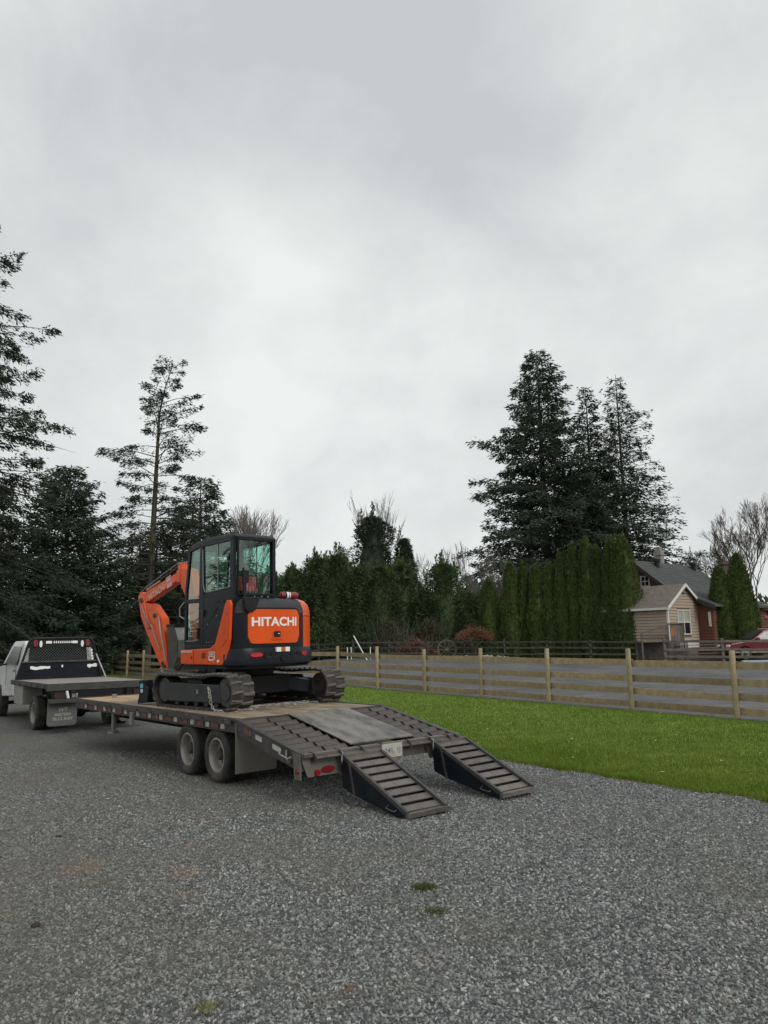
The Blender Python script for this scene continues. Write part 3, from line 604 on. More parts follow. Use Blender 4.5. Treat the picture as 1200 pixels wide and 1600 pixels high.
for y0, mt, l in ((-.22, red_t, .22), (-.55, wht_t, .16), (-.98, wht_t, .2)):
    b = MB(); b.prism([(y0, dz(y0) - .05), (y0 - l, dz(y0 - l) - .05), (y0 - l, dz(y0 - l) - .11), (y0, dz(y0) - .11)], 'x', -.006, .0); b.build('reflector_strip', mt, T)
b = MB(); b.tube([(-.03, -1.35, dz(-1.35) - .02), (-.04, -1.36, dz(-1.35) - .12), (-.03, -1.42, dz(-1.35) - .17), (-.03, -1.47, dz(-1.35) - .1)], .014, 6); b.build('safety_hook', rung_m, T, smooth=True)
# licence plate
plm = pm('dirty_plate', (.42, .40, .35), .5, 0, .1, 10, dirt=(.25, .22, .17), damt=.3, dscale=8)
b = MB(); b.box(1.12, 1.46, -LB - .175, -LB - .170, zt - .16, zt + .015); pl_ = b.build('licence_plate', plm, T, bevel=.002)
lettering('241  1J', .26, .075, lambda x, y: (1.165 + x, -LB - .177, zt - .115 + y), pm('plate_ink', (.09, .10, .13), .6), pl_)
# ramps
def ramp(w0, label=None):
    w1 = w0 + .625; yt, yb = -LB - .14, -2.985; ztop = zt - .03
    m = MB(); m.bar((w0 + .02, yt, ztop - .02), (w0 + .02, yb, .05), .04, .05); m.bar((w1 - .02, yt, ztop - .02), (w1 - .02, yb, .05), .04, .05)
    rp = m.build('ramp', steel, T, bevel=.003)
    if label: rp['label'] = label
    for x in (w0, w1 - .012):
        m = MB(); m.prism([(yt, ztop - .04), (yb + .01, .03), (yb + .02, .0), (yb + .18, .0), (yt - .25, .13), (yt - .02, .19)], 'x', x, x + .012); s_ = m.build('side_plate', navy, rp)
    m = MB(); m.box(w0, w1, yb - .035, yb + .045, 0.004, .055); m.build('ramp_toe', rung_m, rp, bevel=.003)
    src = None; n = 8; sl = (ztop - .05) / (yt - yb)
    for k in range(n):
        f = (k + .45) / n; y = yb + .05 + (yt - yb - .05) * f; z = .05 + sl * (y - yb)
        if src is None:
            q = MB(); q.prism([(-.055, -.028), (.05, .0), (.05, -.01), (-.055, -.038)], 'x', 0, w1 - w0 - .085); q.prism([(.04, .0), (.05, .0), (.05, -.13), (.04, -.13)], 'x', 0, w1 - w0 - .085)
            src = q.build('ramp_rung', rung_m, rp)
        o = src if k == 0 else share(src, 'ramp_rung', rp)
        o.location = (w0 + .042, y, z - .002); o.rotation_euler = (.12, R_.uniform(-.006, .006), 0)
    m = MB(); m.box(w0 + .02, w1 - .02, yt - .035, yt + .03, ztop - .05, ztop - .005); m.build('ramp_top_bar', rung_m, rp)
    m = MB(); m.tube([(w0 - .004, yb + .30, .11), (w0 - .04, yb + .31, .08), (w0 - .04, yb + .17, .06), (w0 - .004, yb + .16, .07)], .008, 6); m.build('ramp_handle', steel, rp, smooth=True)
    m = MB(); m.bar((w0 - .006, yt - .17, ztop - .09), (w0 - .006, yt - .27, .12), .012, .03); m.build('stiffener', steel, rp)
    m = MB(); m.tube([(w0 + .03, yt + .04, ztop + .02), (w0 + .01, yt - .02, ztop + .01), (w0 - .01, yt - .03, ztop - .08), (w0 + .02, yt + .0, ztop - .14)], .012, 6); m.build('hinge_lug', galv, rp, smooth=True)
ramp(.50, 'left ramp, deeply worn rungs'); ramp(2.02, 'right ramp')
# tongue and landing jack at the front
b = MB(); b.bar((.9, LT - .2, .62), (1.3, LT + 1.35, .58), .1, .15); b.bar((1.7, LT - .2, .62), (1.3, LT + 1.35, .58), .1, .15); b.box(1.22, 1.38, LT + 1.2, LT + 1.5, .5, .66); b.build('drawbar', black, T)
b = MB(); b.lathe([(.05, .32), (.05, 1.0)], o=(.62, LT - .55, 0), ax='z', n=12); b.lathe([(.038, .26), (.038, .4)], o=(.62, LT - .55, 0), ax='z', n=12); b.lathe([(.12, .22), (.11, .26)], o=(.62, LT - .55, 0), ax='z', n=14); b.build('landing_jack', galv, T, smooth=True)
b = MB(); b.tube([(.7, LT + .1, .66), (.8, LT + .6, .42), (1.0, LT + 1.1, .40), (1.1, LT + 1.6, .62)], .018, 6); b.tube([(.9, LT + .1, .66), (1.1, LT + .5, .36), (1.3, LT + 1.0, .38), (1.3, LT + 1.6, .62)], .012, 6); b.build('brake_hose', black, T, smooth=True)

# ------------------------------------------------------------------ flat deck truck
TK = empty('flatdeck_truck', (-7.66, 17.71, .012), .66, 'white flat deck pickup truck with black headache rack, hitched to the trailer', 'truck')
BW, BL_, BZ = 2.39, 3.5, 1.12
b = MB(); b.box(.03, BW - .03, .04, BL_, BZ - .02, BZ); b.build('bed_deck', beddeck, TK)
b = MB(); b.box(0, .05, 0, BL_, BZ - .10, BZ + .012); b.box(BW - .05, BW, 0, BL_, BZ - .10, BZ + .012); b.box(0, BW, -.02, .05, BZ - .15, BZ + .010); b.build('bed_rail', steel, TK, bevel=.004)
b = MB()
for k in range(6): b.box(-.025, 0, .2 + k * .58, .3 + k * .58, BZ - .09, BZ)
b.build('stake_pocket', steel, TK)
b = MB(); b.box(.5, .62, -.1, 7.0, .78, .98); b.box(1.77, 1.89, -.1, 7.0, .78, .98)
for k in range(7): b.box(.04, BW - .04, .1 + k * .53, .16 + k * .53, BZ - .12, BZ - .02)
b.build('chassis', black, TK)
b = MB(); b.box(.12, BW - .12, -.0, .03, .80, BZ - .15); b.build('rear_skirt', black, TK)
b = MB(); b.box(.06, .8, -.12, .10, .70, .79); b.box(BW - .8, BW - .06, -.12, .10, .70, .79); b.build('step_bumper', steel, TK, bevel=.005)
b = MB(); b.box(.16, .42, -.05, .02, .80, .93); b.build('tail_lamp', pm('grimy_red_lens', (.035, .012, .012), .6), TK); b = MB(); b.box(BW - .42, BW - .16, -.05, .02, .80, .93); b.build('tail_lamp', MATS['grimy_red_lens'], TK)
b = MB(); b.box(.52, .66, -.10, .0, .80, .90); b.build('trailer_socket', galv, TK, bevel=.01)
b = MB(); b.tube([(.46, -.07, .80), (.42, -.07, .96)], .03, 8); b.build('hose_end', whitep, TK, smooth=True)
b = MB(); b.box(1.1, 1.3, -.5, .1, .52, .62); b.box(1.0, 1.4, -.05, .1, .45, .8); b.build('hitch', black, TK)
fl = pm('mud_flap_rubber', (.115, .115, .11), .7, 0, .15, 4, dirt=(.075, .072, .065), damt=.5, dscale=4)
for x in (.05, BW - .70):
    b = MB(); b.prism([(x, .70), (x + .65, .70), (x + .65, .24), (x + .6, .19), (x + .05, .19), (x, .24)], 'y', .06, .072); o = b.build('mud_flap', fl, TK)
    ink = pm('flap_lettering', (.42, .42, .36), .6)
    for s_, w_, h_, z_ in (('WT', .2, .085, .50), ('WESTERN', .36, .065, .405), ('TRUCK BODY', .45, .065, .31)):
        lettering(s_, w_, h_, (lambda x_, y_, x=x, w_=w_, z_=z_: (x + .33 - w_ / 2 + x_ + y_ * .2, .056, z_ + y_)), ink, o)
# headache rack
RY = BL_ - .1
pts = [(.10, BZ), (.36, 2.06), (.40, 2.15), (.50, 2.19), (BW - .50, 2.19), (BW - .40, 2.15), (BW - .36, 2.06), (BW - .10, BZ)]
b = MB(); b.tube([(x, RY, z) for x, z in pts], .032, 8); b.build('rack_frame', black, TK, smooth=True)
b = MB(); b.prism([(.12, BZ), (BW - .12, BZ), (BW - .235, BZ + .44), (.235, BZ + .44)], 'y', RY - .006, RY + .006); o_rack = b.build('rack_panel', navy, TK)
b = MB(); b.bar((.22, RY - .02, BZ + .455), (BW - .22, RY - .02, BZ + .455), .05, .035); b.build('rack_bar', steel, TK)
b = MB(); b.prism([(.36, 1.93), (BW - .36, 1.93), (BW - .40, 2.14), (.40, 2.14)], 'y', RY + .0, RY + .012); b.build('lamp_panel', black, TK)
b = MB()
for k in range(-14, 24):
    for s_ in (1, -1):
        x0 = .3 + k * .075; pts_ = []
        a = Vector((x0, RY + .01 * s_, BZ + .47)); c = Vector((x0 + s_ * .36, RY + .01 * s_, 1.93))
        xl, xr = .27, BW - .27
        def clip(p, q):
            t0, t1 = 0, 1; dx = q.x - p.x
            for lim, sg in ((xl, 1), (xr, -1)):
                f0, f1 = (p.x - lim) * sg, (q.x - lim) * sg
                if f0 < 0 and f1 < 0: return None
                if f0 < 0: t0 = max(t0, f0 / (f0 - f1))
                if f1 < 0: t1 = min(t1, f0 / (f0 - f1))
            return (p.lerp(q, t0), p.lerp(q, t1)) if t1 > t0 else None
        q = clip(a, c)
        if q: b.bar(q[0], q[1], .006, .012, up=(0, 1, 0))
b.build('mesh_grille', pm('mesh_wire', (.10, .11, .11), .5), TK)
b = MB()
for x, z, w_, h_ in ((.52, 2.06, .05, .15), (BW - .52, 2.06, .05, .15)): b.prism([(x + w_ * math.cos(a) * 1.2, z + h_ * math.sin(a) * .62) for a in [i * math.pi / 8 for i in range(16)]], 'y', RY - .05, RY - .005)
b.build('stop_lamp', darkred, TK)
for x, w_, h_ in ((.66, .03, .16), (BW - .66, .03, .16)):
    b = MB(); b.prism([(x + w_ * math.cos(a) * 1.2, 2.04 + h_ * .55 * math.sin(a)) for a in [i * math.pi / 8 for i in range(16)]], 'y', RY - .04, RY - .004); b.build('reverse_lamp', whitep, TK)
for x in (.86, BW - .86):
    b = MB(); b.box(x - .075, x + .075, RY - .05, RY, 2.045, 2.115); b.build('work_lamp', whitep, TK, bevel=.01)
b = MB()
for k in range(9): 
    x = .98 + k * .055; b.prism([(x, 2.08), (x + .022, 2.125), (x + .044, 2.08), (x + .022, 2.045)], 'y', RY - .006, RY - .002)
b.build('chequer_strip', whitep, TK)
def patch(cx_, cz, w_, h_, sd):
    r = random.Random(sd); up = [(cx_ + w_ * (i / 8 - .5), cz + h_ * (.3 + .25 * r.random())) for i in range(9)]; dn = [(cx_ + w_ * (i / 8 - .5), cz - h_ * (.1 + .5 * r.random() * math.sin(math.pi * (i + .5) / 9))) for i in range(8, -1, -1)]
    m = MB(); m.prism(up + dn, 'y', RY - .0095, RY - .0062); m.build('peeled_decal', whitep, o_rack)
patch(.68, BZ + .29, .50, .10, 2); patch(BW - .36, BZ + .31, .26, .13, 4); patch(1.24, BZ + .32, .04, .08, 6)
for k in range(4):
    m = MB(); m.prism([(BW - .40 + k * .012, 1.90 - k * .08), (BW - .365 + k * .012, 1.86 - k * .08), (BW - .40 + k * .012, 1.82 - k * .08), (BW - .43 + k * .012, 1.86 - k * .08)], 'y', RY - .012, RY - .008); m.build('peeled_decal', whitep, TK)
b = MB(); b.tube([(BW - .28, RY - .05, 1.75), (BW - .07, RY - .3, BZ)], .022, 6); b.build('rack_strut', galv, TK, smooth=True)
# toolbox, wheels
b = MB(); b.box(.04, .56, 2.35, 3.2, .55, BZ - .12); b.build('toolbox', pm('dusty_toolbox', (.26, .25, .22), .6, 0, .15, 3, dirt=MUD, damt=.3), TK, bevel=.01)
for x, o in ((.20, -1), (.46, 1), (BW - .46, -1), (BW - .20, 1)): wheel(TK, x, 1.48, .40, .225, o, .12 if x in (.2, BW - .2) else .03)
for x, o in ((.34, -1), (BW - .34, 1)): wheel(TK, x, 6.05, .40, .23, o, .0)
b = MB(); b.tube([(.3, 1.48, .40), (BW - .3, 1.48, .40)], .06, 8); b.ell((BW / 2, 1.48, .40), (.16, .14, .16)); b.tube([(.4, 6.05, .40), (BW - .4, 6.05, .40)], .05, 8); b.build('axle', black, TK, smooth=True)
# cab
cabp = [(3.62, .70), (3.62, 1.45), (3.70, 2.02), (3.82, 2.13), (4.9, 2.13), (5.05, 2.08), (5.65, 1.52), (5.75, 1.45), (7.05, 1.36), (7.15, 1.2), (7.15, .62), (6.6, .62), (6.48, .88), (6.05, .97), (5.62, .88), (5.5, .62)]
def cabx(z): return .22 + max(0, z - 1.42) * .20
b = MB(); n = len(cabp); b.add([(cabx(z), y, z) for y, z in cabp] + [(BW - cabx(z), y, z) for y, z in cabp], [tuple(range(n)), tuple(range(2 * n - 1, n - 1, -1))] + [(i, (i + 1) % n, n + (i + 1) % n, n + i) for i in range(n)])
body = b.build('cab_body', white, TK, bevel=.03)
for sd in (0, 1):
    f = lambda y, z, o_=.004: ((cabx(z) - o_) if sd == 0 else BW - cabx(z) + o_, y, z)
    b = MB(); q = [(4.02, 1.50), (4.02, 1.98), (4.9, 2.0), (5.42, 1.52)]; b.add([f(y, z) for y, z in q] + [f(y, z, -.03) for y, z in q], [(0, 1, 2, 3), (4, 5, 6, 7), (0, 1, 5, 4), (1, 2, 6, 5), (2, 3, 7, 6), (3, 0, 4, 7)]); b.build('side_window', carglass if False else houseglass, body)
    b = MB(); x = cabx(1.3) - .012 if sd == 0 else BW - cabx(1.3) + .012; b.box(x - .008, x + .008, 4.1, 4.22, 1.32, 1.36); b.build('door_handle', black, body)
    b = MB(); b.box(x - .004, x + .004, 3.98, 3.99, .75, 1.5); b.box(x - .004, x + .004, 5.05, 5.06, .95, 1.5); b.build('door_seam', black, body)
    xm = -.12 if sd == 0 else BW + .12
    b = MB(); b.box(xm - .11, xm + .11, 5.15, 5.27, 1.42, 1.70); b.bar((xm + (.1 if sd == 0 else -.1), 5.2, 1.5), (.26 if sd == 0 else BW - .26, 5.25, 1.5), .04, .05); b.build('door_mirror', black, body, bevel=.02)
    b = MB(); b.box(xm - .095, xm + .095, 5.142, 5.148, 1.45, 1.68); b.build('mirror_glass', chrome, body)
b = MB(); b.add([(.42, 3.628, 1.52), (BW - .42, 3.628, 1.52), (BW - .46, 3.69, 1.98), (.46, 3.69, 1.98)], [(0, 1, 2, 3)]); b.v = [(x, y - .012, z) for x, y, z in b.v]; b.build('rear_window', pm('dark_glass', (.006, .010, .010), .25, 0, .1, spec=.12), body)
b = MB(); b.add([(.42, 5.08, 2.03), (BW - .42, 5.08, 2.03), (BW - .3, 5.62, 1.55), (.3, 5.62, 1.55)], [(0, 1, 2, 3)]); b.v = [(x, y + .02, z + .012) for x, y, z in b.v]; b.build('windscreen', houseglass, body)
b = MB(); b.box(.3, BW - .3, 7.14, 7.2, .85, 1.2); b.build('front_grille', black, body); b = MB(); b.box(.2, BW - .2, 7.15, 7.32, .5, .76); b.build('front_bumper', chrome, TK, bevel=.02)
for x in (.3, BW - .52):
    b = MB(); b.box(x, x + .22, 7.15, 7.21, .98, 1.2); b.build('headlight', whitep, body, bevel=.01)
# ------------------------------------------------------------------ excavator (origin: swing centre on the deck; +y is its front)
X = empty('excavator', (-2.40, 13.60, .938), .77, 'orange and black compact excavator standing on the trailer deck', 'excavator', rx=-.004, ry=-.011)
HWD, TRW, TL_, THT = 1.13, .40, 2.5, .60
def track(x0, sgn):
    """x0: outer side x, sgn +1 when the outside is towards -x"""
    ya, yb = -TL_ / 2 + .0, TL_ / 2; r0 = .275; zc = r0 + .01
    path = []
    ra = r0
    for i in range(15): a = -math.pi / 2 - math.pi * i / 14; path.append((ya + ra + ra * math.cos(a), zc + ra * math.sin(a)))
    for i in range(1, 9): path.append((ya + ra + (yb - ya - 2 * ra) * i / 9, zc + ra + .012 * math.sin(i * 1.3) - .018 * math.sin(math.pi * i / 9)))
    for i in range(15): a = math.pi / 2 - math.pi * i / 14; path.append((yb - ra + ra * math.cos(a), zc + ra * math.sin(a)))
    for i in range(1, 9): path.append((yb - ra - (yb - ya - 2 * ra) * i / 9, zc - ra))
    n = len(path); xi, xo = x0, x0 + sgn * TRW; m = MB(); th = .03
    inner = []
    for i in range(n):
        p, q = Vector(path[i - 1]), Vector(path[(i + 1) % n]); t = (q - p).normalized(); nm = Vector((-t.y, t.x)); c = Vector(path[i]); 
        cen = Vector((max(ya + ra, min(yb - ra, c.x)), zc)); 
        if (c + nm * .01 - cen).length > (c - cen).length: nm = -nm
        inner.append(c + nm * th)
    vs = []
    for x in (xi, xo):
        for p in path: vs.append((x, p[0], p[1]))
        for p in inner: vs.append((x, p.x, p.y))
    F = []
    for i in range(n):
        j = (i + 1) % n
        F += [(i, j, 2 * n + j, 2 * n + i), (n + i, 3 * n + i, 3 * n + j, n + j), (i, n + i, n + j, j), (2 * n + i, 2 * n + j, 3 * n + j, 3 * n + i)]
    m.add(vs, F); tk = m.build('track', rubber, X, smooth=True)
    # lugs: staggered chevron blocks
    P = [Vector(p) for p in path] + [Vector(path[0])]; D = [0]
    for a, b_ in zip(P, P[1:]): D.append(D[-1] + (b_ - a).length)
    tot = D[-1]; src = None; nl = 38
    for k in range(nl * 2):
        s = tot * (k / 2 + (.25 if k % 2 else 0)) / nl; s = s % tot; i = max(q for q in range(len(D)) if D[q] <= s); i = min(i, len(P) - 2)
        t = (s - D[i]) / (D[i + 1] - D[i]); c = P[i].lerp(P[i + 1], t); tg = (P[i + 1] - P[i]).normalized(); nm = Vector((tg.y, -tg.x)); cen = Vector((max(ya + ra, min(yb - ra, c.x)), zc))
        if (c + nm * .01 - cen).length < (c - cen).length: nm = -nm
        if src is None:
            q = MB(); lw_ = TRW * .52; q.hexa([(0, -.036, -.006), (lw_, -.016, -.006), (lw_, .022, -.006), (0, .036, -.006), (.006, -.026, .026), (lw_ - .02, -.010, .026), (lw_ - .02, .014, .026), (.006, .026, .026)])
            src = q.build('tread_lug', lugrub, tk); o = src
        else: o = share(src, 'tread_lug', tk)
        lo, hi = min(xi, xo), max(xi, xo)
        flip = k % 2
        # local frame: lug x across, y along tangent, z outward
        ex_ = Vector((1 if not flip else -1, 0, 0)); ez_ = Vector((0, nm.x, nm.y)); ey_ = ez_.cross(ex_)
        M = Matrix((ex_, ey_, ez_)).transposed().to_4x4(); M.translation = Vector((lo - .002 if not flip else hi + .002, c.x, c.y)); o.matrix_basis = M
    xm = (xi + xo) / 2
    fr = MB(); fr.prism([(ya + .42, .12), (ya + .46, .40), (yb - .42, .41), (yb - .30, .34), (yb - .30, .14), (yb - .5, .10)], 'x', min(xi, xo) + .05, max(xi, xo) - .06)
    fo = fr.build('track_frame', pm('track_frame_paint', (.022, .027, .026), .5, 0, .2, 4, dirt=(.05, .05, .045), damt=.4, dscale=5), X, bevel=.015)
    fr = MB(); fr.prism([(ya + 1.0, .40), (ya + 1.05, .455), (ya + 1.45, .455), (ya + 1.5, .41)], 'x', min(xi, xo) + .1, max(xi, xo) - .1); fr.build('top_skid', black, fo)
    xs = (min(xi, xo) + .044) if sgn > 0 else (max(xi, xo) - .055)
    fr = MB(); fr.box(xs, xs + .008, ya + .98, ya + 1.14, .22, .34); fr.build('cover_plate', galv if False else greyblack, fo)
    fr = MB(); fr.box(xs - .003, xs + .0, ya + 1.06, ya + 1.12, .245, .315); fr.build('emblem', pm('faint_grey_mark', (.2, .2, .2), .6), fo)
    for y, rr in ((ya + .29, .215), (yb - .29, .20)):
        w = MB(); w.lathe([(rr, -TRW * .32), (rr, TRW * .32)], o=(xm, y, zc), ax='x', n=24); w.lathe([(rr * .62, -TRW * .36), (rr * .6, TRW * .36)], o=(xm, y, zc), ax='x', n=16); w.build('sprocket' if y < 0 else 'idler', steel, X, smooth=True)
    for k in range(5):
        w = MB(); w.lathe([(.07, -.09), (.07, .09)], o=(xm, ya + .62 + k * .31, .115), ax='x', n=12); w.build('track_roller', steel, X, smooth=True)
track(-HWD, 1); track(HWD, -1)
# lower frame
b = MB(); b.box(-.42, .42, -.62, .62, .20, .50); b.lathe([(.44, .46), (.44, .66)], ax='z', n=28); b.build('carbody', black, X, bevel=.02)
for sx_ in (-1, 1):
    for sy_ in (-1, 1):
        b = MB(); b.bar((sx_ * .35, sy_ * .35, .38), (sx_ * .84, sy_ * .62, .27), .26, .24); b.build('frame_leg', navy, X, bevel=.02)
b = MB(); b.box(-.2, .2, .6, 1.0, .2, .4); b.build('centre_frame', black, X)
# blade
bl = MB(); BF = 1.78
prof = [(BF - .04, .03), (BF - .10, .14), (BF - .11, .26), (BF - .05, .42), (BF - .02, .42), (BF - .07, .26), (BF - .06, .14), (BF + .01, .02)]
bl.prism(prof, 'x', -HWD, HWD); bl.prism([(BF - .36, .06), (BF - .40, .30), (BF - .1, .42), (BF - .04, .42), (BF - .07, .2), (BF, .02), (BF - .2, .03)], 'x', -HWD - .012, -HWD); bl.prism([(BF - .30, .05), (BF - .34, .32), (BF - .1, .42), (BF - .07, .2), (BF, .02), (BF - .2, .03)], 'x', HWD, HWD + .012)
BL = bl.build('dozer_blade', navy, X)
for x in (-.5, .5):
    b = MB(); b.bar((x, .55, .30), (x * 1.2, BF - .12, .2), .09, .13); b.build('blade_arm', black, BL)
b = MB(); b.box(-HWD - .016, -HWD - .0125, BF - .20, BF - .10, .30, .37); b.build('blue_sticker', bluel, BL); b = MB(); b.box(-HWD - .016, -HWD - .0125, BF - .19, BF - .12, .22, .28); b.build('white_sticker', whitep, BL); b = MB(); b.box(-HWD - .0165, -HWD - .0125, BF - .165, BF - .15, .225, .275); b.build('red_sticker', redl, BL)
# upper structure outline
OUT = [(-1.0, .5), (-1.0, -.55), (-1.0, -.85), (-.985, -1.02), (-.94, -1.12), (-.86, -1.185), (-.70, -1.225), (-.5, -1.245), (-.25, -1.25), (0, -1.235), (.2, -1.2), (.30, -1.165), (.42, -1.10), (.56, -1.0), (.70, -.84), (.80, -.66), (.86, -.45), (.88, -.2), (.88, .75)]
def offs(P, d):
    out = []
    for i, p in enumerate(P):
        a, c = Vector(P[max(0, i - 1)]), Vector(P[min(len(P) - 1, i + 1)]); t = (c - a).normalized(); nm = Vector((t.y, -t.x)); nm = -nm if nm.dot(Vector(p)) < 0 else nm
        out.append((p[0] + nm.x * d, p[1] + nm.y * d))
    return out
def skin(P, rings, name, m, th=.03, parent=X):
    """a shell along outline points P through rings (offset, z), thickened inwards"""
    n = len(P); vs = []; R = [(o, z) for o, z in rings] + [(o - th, z) for o, z in reversed(rings)]; k = len(R)
    for o, z in R: vs += [(p[0], p[1], z) for p in offs(P, o)]
    F = [(r * n + i, r * n + i + 1, ((r + 1) % k) * n + i + 1, ((r + 1) % k) * n + i) for r in range(k) for i in range(n - 1)]
    F += [tuple(r * n for r in range(k)), tuple(r * n + n - 1 for r in reversed(range(k)))]
    b = MB(); b.add(vs, F); return b.build(name, m, parent, smooth=True)
i30 = next(i for i, p in enumerate(OUT) if p[0] >= .30)
sh = [(0, .93), (0, 1.50), (-.012, 1.58), (-.04, 1.66), (-.10, 1.725), (-.16, 1.742)]
skin(OUT[2:i30 + 1], [(.0, .93), (0, 1.50)], 'rear_cover', navy)
skin(OUT[2:i30 + 1], [(.004, 1.50), (-.006, 1.58), (-.035, 1.66), (-.10, 1.725), (-.17, 1.742)], 'hood_edge', greyblack)
osk = skin(OUT[i30:], [(.004, .74), (.006, 1.45)], 'side_cover', orange)
skin(OUT[i30:], [(.006, 1.46), (.0, 1.56), (-.03, 1.65), (-.09, 1.715), (-.17, 1.742)], 'side_cover', orange)
bmp = skin(OUT[2:i30 + 3], [(-.02, .66), (.035, .70), (.04, .86), (.012, .95)], 'counterweight', navy, th=.2)
def ell_poly(d): return [(-.9, -1.03)] + [p for p in offs(OUT, d) if not (p[1] > -1.04 and p[0] < -.15)] + [(-.12, OUT[-1][1] + d), (-.12, -1.03)]
b = MB(); b.prism(ell_poly(-.16), 'z', 1.70, 1.738); b.build('hood_top', greyblack, X)
b = MB(); b.prism(offs(OUT, -.035), 'z', .64, .70); b.build('turntable_plate', black, X)
b = MB(); b.prism(ell_poly(-.05), 'z', .70, 1.5); b.build('engine_bay', black, X)
def rear_y(x):
    P = OUT
    for a, c in zip(P, P[1:]):
        if a[1] < -.9 and a[0] <= x <= c[0] + 1e-6 and c[0] > a[0]: return a[1] + (c[1] - a[1]) * (x - a[0]) / (c[0] - a[0])
    return -1.1
def rpatch(x0, x1, z0, z1, off, m, name, parent, rc=.0, nx=16, drop=0):
    """rounded rectangular plate lying on the curved rear"""
    b = MB(); P = []
    for i in range(nx + 1):
        x = x0 + (x1 - x0) * i / nx; e = min(x - x0, x1 - x); k = 0 if e >= rc else rc - math.sqrt(max(0, rc * rc - (rc - e) ** 2))
        P.append((x, z0 + k * (1.3 if drop else 1) , z1 - k))
    n = len(P); vs = []
    for o in (off, -.01):
        for x, a, c in P: vs += [(x, rear_y(x) - o, a), (x, rear_y(x) - o, c)]
    F = []; q = 2 * n
    for i in range(n - 1): F += [(2 * i, 2 * i + 2, 2 * i + 3, 2 * i + 1), (q + 2 * i, q + 2 * i + 1, q + 2 * i + 3, q + 2 * i + 2), (2 * i, q + 2 * i, q + 2 * i + 2, 2 * i + 2), (2 * i + 1, 2 * i + 3, q + 2 * i + 3, q + 2 * i + 1)]
    F += [(0, 1, q + 1, q), (2 * n - 2, q + 2 * n - 2, q + 2 * n - 1, 2 * n - 1)]
    b.add(vs, F); return b.build(name, m, parent, smooth=True)
rpatch(-.845, .195, .99, 1.585, .006, black, 'panel_recess', X, .10, 24, 1)
pn = rpatch(-.82, .17, 1.02, 1.555, .022, orange, 'rear_panel', X, .09, 24, 1)
lettering('HITACHI', .87, .145, lambda x, y: (-.765 + x, rear_y(-.765 + x) - .026, 1.29 + y), whitep, pn, bold=.03)
k1 = rpatch(-.40, -.22, 1.10, 1.225, .030, orange, 'latch_frame', pn, .01, 4); rpatch(-.375, -.245, 1.115, 1.21, .034, black, 'latch', pn, .008, 4)
b = MB(); b.ell((-.28, rear_y(-.28) - .036, 1.165), (.016, .01, .016)); b.build('key_lock', chrome, pn, smooth=True)
rpatch(-.42, -.20, 1.075, 1.09, .036, orange, 'latch_lip', pn, 0, 3)
# lamps, recesses, labels on the counterweight
for x0, x1 in ((-.80, -.60), (.20, .34)): rpatch(x0, x1, .815, .88, .062, redl, 'rear_reflector', bmp, .015, 4); 
for x in (-.53, -.40, .0, .13): 
    b = MB(); b.lathe([(.045, rear_y(x) - .055), (.05, rear_y(x) - .02)], o=(x, 0, .84), ax='y', n=16); b.build('tie_down_recess', black, bmp)
for x0, x1 in ((-.56, -.34), (-.04, .17)): rpatch(x0, x1, .795, .812, .052, greyblack, 'recess_lip', bmp, .0, 5)
b = MB(); b.lathe([(.052, rear_y(-.2) - .058), (.06, rear_y(-.2) - .03)], o=(-.2, 0, .79), ax='y', n=16); b.build('tow_eye', black, bmp)
for x0, x1, m in ((-.34, -.25, whitep), (-.25, -.16, pm('orange_label', (.5, .13, .03), .5)), (-.16, -.07, whitep)): rpatch(x0, x1, .885, .955, .055, m, 'warning_label', bmp, 0, 2)
# swoosh and lower side skirt, left
b = MB(); b.prism([(.47, .715), (-.80, .70), (-.93, .80), (-1.02, 1.1), (-1.055, 1.64), (-1.02, 1.71), (-.93, 1.71), (-.88, 1.64), (-.60, 1.04), (-.45, .965), (.47, .945)], 'x', -1.035, -.99)
ss = b.build('side_skirt', orange, X, bevel=.012)
b = MB(); b.prism([(-.80, .98), (-.97, 1.1), (-1.03, 1.6), (-1.0, 1.66), (-.96, 1.66), (-.93, 1.5)], 'x', -1.042, -1.034); b.build('pressed_rib', orange, ss, bevel=.006)
b = MB(); b.lathe([(.028, -1.048), (.03, -1.035)], o=(0, -.965, 1.5), ax='x', n=12); b.build('skirt_knob', redl, ss); b = MB(); b.lathe([(.022, -1.046), (.024, -1.035)], o=(0, -.70, .76), ax='x', n=12); b.build('skirt_bolt', whitep, ss)
b = MB(); b.box(-1.04, -1.036, .10, .46, .90, .935); b.build('model_label', pm('faded_label', (.55, .38, .30), .6), ss)
b = MB(); b.box(-1.0385, -1.0355, .045, .05, .72, .93); b.build('panel_seam', black, ss)
b = MB(); b.lathe([(.02, -1.04), (.02, -1.034)], o=(0, .11, .82), ax='x', n=10); b.build('lock', black, ss)
ink = pm('black_ink', (.012, .012, .012), .5)
lettering('60', .12, .11, lambda x, y: (-1.0385, -.20 - x, .80 + y), pm('dark_ink', (.05, .02, .012), .5), ss, bold=.03)
b = MB(); b.prism([(-.42, .91), (-.60, .91), (-.60, .80), (-.58, .77), (-.44, .77), (-.42, .80)], 'x', -1.0395, -1.036); st = b.build('sticker', pm('sticker_white', (.8, .72, .72), .5), ss)
b = MB(); b.prism([(-.43, .90), (-.59, .90), (-.59, .845), (-.43, .845)], 'x', -1.042, -1.0395); b.build('sticker_band', redl, st)
lettering('SAN', .12, .042, lambda x, y: (-1.0435, -.45 - x, .85 + y), whitep, st, bold=.03)
b = MB(); b.prism([(-.45, .83), (-.57, .83), (-.57, .80), (-.45, .80)], 'x', -1.042, -1.0395); b.build('sticker_band', redl, st)
